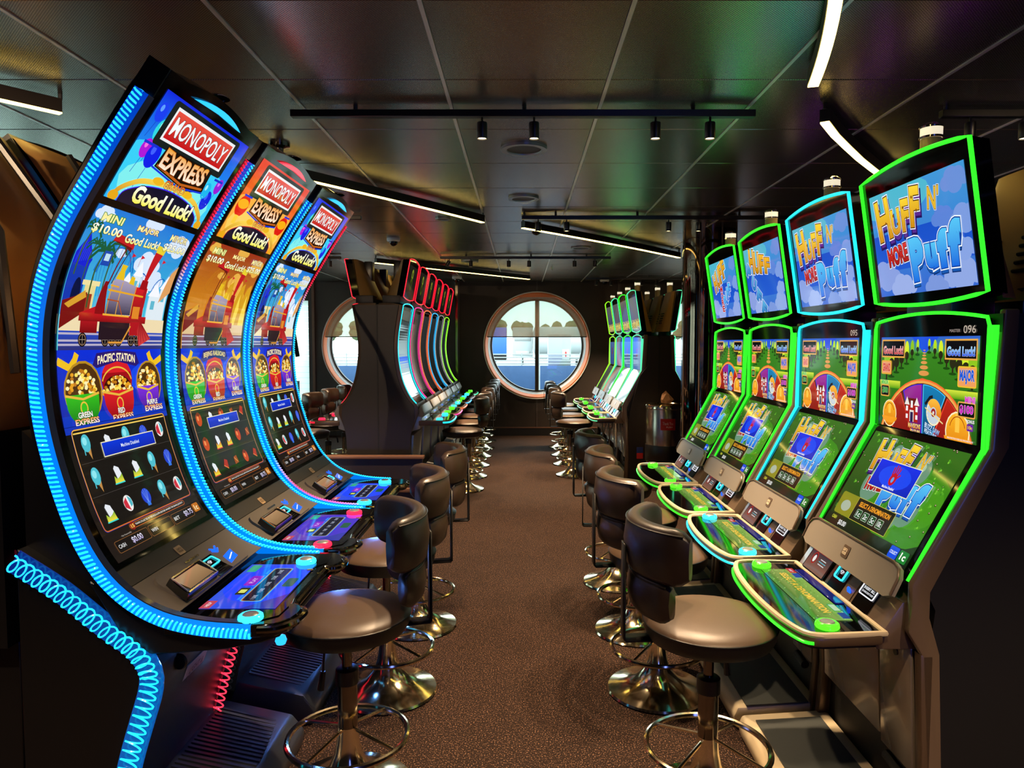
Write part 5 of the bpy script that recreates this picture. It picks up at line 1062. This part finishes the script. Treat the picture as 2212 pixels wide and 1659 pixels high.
# ------------------------------------------------------------------ ledges, bin, column
t = tag(empty('low_partition', (-1.55, 5.9, 0)), 'low dark brown partition with a wooden top rail before the far left bank', 'partition')
MB().box(-.75, .72, 0, .04, .0, .475).build('panel', M['side'], t); MB().box(-.76, .735, -.02, .06, .475, .50).build('top_rail', M['wood'], t, bevel=.004); MB().box(.0, .70, -.05, -.005, .20, .235).build('lower_rail', M['wood'], t, bevel=.004)
t = tag(empty('plinth_box', (-.83, 5.98, 0)), 'long pale metal plinth along the foot of the far left machines', 'plinth')
MB().prism([(-.10, 0), (.03, 0), (.0, .26), (-.10, .28)], 'y', 0, 4.6).build('plinth_body', M['plate'], t, bevel=.006)
pl = MB()
for k in range(12): pl.lathe([(0, .0), (.008, .0), (.006, .004), (0, .005)], 8, (-.04, .2+k*.38, .27))
pl.build('screw_heads', M['chrome'], t)['kind'] = 'stuff'
t = tag(empty('steel_bin', (1.42, 7.02, 0)), 'round stainless steel waste bin with red label beside the dark column', 'bin')
MB().lathe([(0, .0), (.185, .0), (.19, .01), (.19, .80), (.186, .81)], 48).build('body', M['stainless'], t)
MB().lathe([(.19, .795), (.197, .80), (.197, .83), (.19, .84), (.13, .845), (.12, .835), (.12, .80)], 48).build('lid', M['brass'], t)
MB().lathe([(.1905, .28), (.194, .285), (.194, .44), (.1905, .445)], 48).build('black_band', M['black'], t)
mb = MB(); mb.grid(lambda a, b: (.1935*math.cos(-2.0+.75*a), .1935*math.sin(-2.0+.75*a), .60+.11*b), 10, 1)
lb = mb.build('red_label', M['red_label'], t)
p = Pic(.14, .1); p.text('Thank You', .07, .06, .10, .03, 'f0c8c8', bold=.0); p.text('PUSH', .085, .025, .06, .015, 'f0c8c8', bold=.02); show([(p, 0, 0)], lambda u, v, o: (.1945*math.cos(-2.0+u/.19), .1945*math.sin(-2.0+u/.19), .705-v), 'label_print', printmat(''), lb)
random.seed(11); mb = MB(); mb.lathe([(0, .0), (.05, .01), (.065, .04), (.04, .08), (.02, .10), (0, .105)], 11)
mb.v = [(x*(1+random.uniform(-.3, .3)), y*(1+random.uniform(-.3, .3)), z*(1+random.uniform(-.15, .25))) for x, y, z in mb.v]
o = mb.build('crumpled_paper_bag', M['paper'], smooth=False); o.location = (1.42, 7.00, .842); tag(o, 'crumpled brown paper bag sticking out of the steel bin', 'bag')
t = tag(empty('mirror_column', (1.60, 6.12, 0)), 'dark mirror-clad round column between the two right banks', 'column')
MB().lathe([(0, .0), (.225, .0), (.225, CEIL), (0, CEIL)], 64).build('shaft', M['mirror'] if 'mirror' in M else mat('dark_mirror', '6e5c50', .05, 1.), t)
for k in range(8): a = 2*PI*k/8+.2; MB().tube([(.226*math.cos(a), .226*math.sin(a), 0), (.226*math.cos(a), .226*math.sin(a), CEIL)], .006, 6).build('cladding_joint', M['bronze'], t)
MB().lathe([(.22, 0), (.235, 0), (.235, .10), (.225, .11)], 48).build('skirting', M['dchrome'], t)

# ------------------------------------------------------------------ ceiling fixtures
def lamp_bar(pts, w, label, h=.055, z=2.315):
    t = tag(empty('linear_lamp', (pts[0][0], pts[0][1], z)), label, 'lamp', 'linear ceiling lamps'); o = pts[0]; P = [Vector((x-o[0], y-o[1], 0)) for x, y in pts]
    def strip(w_, z0, z1, name, m):
        vs = []; n = len(P)
        for i in range(n):
            d = (P[min(i+1, n-1)]-P[max(i-1, 0)]).normalized(); s = Vector((-d.y, d.x, 0))*w_/2
            for q, zz in ((s, z0), (-s, z0), (-s, z1), (s, z1)): vs.append(tuple(P[i]+q+Vector((0, 0, zz))))
        MB().add(vs, [(4*k+j, 4*k+(j+1) % 4, 4*k+4+(j+1) % 4, 4*k+4+j) for k in range(n-1) for j in range(4)]+[(0, 1, 2, 3), (4*n-1, 4*n-2, 4*n-3, 4*n-4)]).build(name, m, t)
    strip(w, .004, h, 'housing', M['led_body']); strip(w*.86, 0, .006, 'diffuser', M['led'])
    for i in (0, len(P)-1): MB().tube([(P[i].x, P[i].y, h), (P[i].x, P[i].y, CEIL-z)], .008, 6).build('hanger', M['led_body'], t)
def cur(a, b, sag, n=14):
    d = (b[0]-a[0], b[1]-a[1]); l = math.hypot(*d); nx, ny = -d[1]/l, d[0]/l
    return [(a[0]+d[0]*k/n+nx*sag*4*(k/n)*(1-k/n), a[1]+d[1]*k/n+ny*sag*4*(k/n)*(1-k/n)) for k in range(n+1)]
lamp_bar(cur((-2.6, 1.75), (-1.77, 2.79), 0), .035, 'short warm linear lamp at the upper left corner')
lamp_bar(cur((-1.35, 3.65), (-.284, 5.26), -.02), .035, 'long warm linear lamp running behind the left curved machines')
lamp_bar(cur((.01, 5.51), (1.62, 7.40), -.03), .040, 'warm linear lamp ending at the dark mirror column')
lamp_bar(cur((-1.60, 7.87), (.10, 9.87), 0), .042, 'warm linear lamp above the far left machines')
lamp_bar(cur((.58, 1.35), (1.0, 2.50), -.03), .040, 'thick bright linear lamp at the top right of the aisle')
lamp_bar([(1.21, 2.90), (1.33, 3.08), (1.47, 3.27), (1.62, 3.47), (1.78, 3.67), (1.97, 3.90), (2.2, 4.1)], .040, 'bright linear lamp behind the candle lights of the right bank')
SPOTS = []
def track(y, x0, x1, xs, label, stems, aim=(), tiltx=0.):
    t = tag(empty('lighting_track', (0, y, 2.36)), label, 'track light', 'ceiling lighting tracks')
    MB().box(x0, x1, -.017, .017, -.014, .014).build('track_bar', M['black'], t, bevel=.002, seg=1)
    for x in stems: MB().tube([(x, 0, .01), (x, 0, .03)], .009, 8).build('stem', M['black'], t)
    for i, x in enumerate(xs):
        g = tag(empty('spot_lamp', (x, y, 2.346)), '%s cylinder spotlight on the %s' % (('leftmost', 'second', 'third', 'fourth', 'fifth', 'rightmost')[i if i < len(xs)-1 else 5] if len(xs) > 1 else 'single', label.split(' ', 1)[1] if label.startswith('black') else label), 'spotlight', 'track spotlights')
        tilt = .5 if i in aim else 0
        MB().tube([(0, 0, 0), (0, 0, -.022)], .005, 6).build('arm', M['black'], g)
        b = MB().lathe([(0, -.0), (.020, -.0), (.021, -.004), (.021, -.062), (.019, -.065), (.019, -.058), (0, -.058)], 20).build('barrel', M['black'], g); b.location = (0, 0, -.02); b.rotation_euler = (0, tilt, 0)
        l_ = MB().lathe([(0, -.061), (.0175, -.061), (.0185, -.0575)], 16).build('lens', M['spotlens'], b)
        b.rotation_euler = (tiltx, tilt, 0)
        L_ = bpy.data.lights.new('spot_light', 'SPOT'); L_.energy = SPOT_WATT; L_.color = (1, .70, .42); L_.spot_size = math.radians(86); L_.spot_blend = .7; L_.shadow_soft_size = .02
        lo = bpy.data.objects.new('spot_light', L_); C.objects.link(lo); lo.parent = b; lo.location = (0, 0, -.07)
track(2.93, -.93, .94, (-.16, .05, .54, .76), 'black ceiling track across the aisle nearest the camera', (-.67, .01, .69))
track(2.93, 1.69, 3.2, (1.81, 2.03, 2.6, 2.85), 'black ceiling track at the upper right above the right bank', (1.71, 2.2, 2.9))
track(5.30, .0, 2.3, (.12, .33, 1.08, 1.30), 'black ceiling track passing the dark column', (.02, .25, .85, 1.6))
track(5.30, -2.9, -1.18, (-2.6, -2.35, -1.55, -1.33), 'black ceiling track glimpsed behind the left machines', (-2.7, -1.3))
track(7.75, -.88, .96, (-.78, -.55, -.14, .08, .57, .79), 'black ceiling track over the far aisle', (-.6, .1, .7), aim=(0,))
track(7.75, -3.4, -1.95, (-3.2, -2.9, -2.3, -2.07), 'black ceiling track over the far left side', (-3.2, -2.1))
track(.9, -2.3, 2.3, (-1.95, -1.35, -.5, .5, 1.2, 1.9), 'black added ceiling track, out of view just above the camera', (-1.6, .6))  # unseen track added to brighten the near machine fronts
track(1.25, -2.4, -1.2, (-2.1, -1.7), 'black added ceiling track, out of view, aimed at the bronze backs on the left', (-2.2, -1.4), tiltx=1.0)  # added outside the view to light the left bronze shells
track(1.25, 1.4, 2.6, (2.35,), 'black added ceiling track, out of view, aimed at the bronze backs on the right', (1.5, 2.4), tiltx=1.0)  # likewise added outside the view, lights the right bronze shells
track(10.2, .91, 2.4, (1.06, 1.27, 1.70, 1.91), 'black ceiling track nearest the far wall', (1.0, 1.8))
def disc(name, x, y, r_, lab, cat, dome=False):
    t = tag(empty(name, (x, y, CEIL)), lab, cat)
    if dome:
        MB().lathe([(0, 0), (r_, 0), (r_, -.02), (r_*.85, -.03), (0, -.03)], 24).build('base', M['white'], t); MB().lathe([(r_*.62, -.03), (r_*.58, -.05), (r_*.3, -.066), (0, -.07)], 20).build('dome', M['gloss'], t)
    else:
        MB().lathe([(0, -.004), (r_*.74, -.004), (r_*.76, -.012), (r_, -.012), (r_*1.0, 0)], 40).build('rim', M['plate'], t); MB().lathe([(0, -.006), (r_*.74, -.006)], 32).build('grille', M['darkgrey'], t)
disc('ceiling_speaker', .011, 3.545, .113, 'large round ceiling speaker nearest the camera over the aisle', 'speaker')
disc('ceiling_speaker', .012, 4.73, .10, 'second round ceiling speaker over the aisle', 'speaker')
disc('ceiling_speaker', -.60, 5.50, .06, 'small round ceiling fitting beside the long linear lamp', 'speaker')
disc('ceiling_speaker', .588, 7.14, .10, 'round ceiling speaker behind the lamp that meets the column', 'speaker')
disc('ceiling_speaker', -.60, 8.3, .10, 'round ceiling speaker near the far lamp', 'speaker')
disc('dome_camera', -1.166, 6.54, .06, 'white dome camera above the far left bank', 'camera', True)
disc('dome_camera', .12, 5.90, .06, 'white dome camera beside the middle lighting track', 'camera', True)
disc('dome_camera', 1.242, 10.75, .07, 'white dome camera near the far wall on the right', 'camera', True)
disc('dome_camera', -.93, 10.3, .07, 'white dome camera near the far wall on the left', 'camera', True)
t = tag(empty('smoke_detector', (-1.164, 3.48, CEIL)), 'small chrome detector on the ceiling behind the orange machine', 'detector')
MB().lathe([(0, 0), (.05, 0), (.05, -.012), (.02, -.02), (.018, -.04), (.036, -.045), (.034, -.055), (0, -.058)], 24).build('body', M['dchrome'], t)
t = tag(empty('sprinkler', (.38, 9.0, CEIL)), 'tiny sprinkler head on the far ceiling', 'sprinkler'); MB().lathe([(0, 0), (.02, 0), (.012, -.01), (.006, -.04), (.02, -.045), (0, -.048)], 12).build('head', M['chrome'], t)
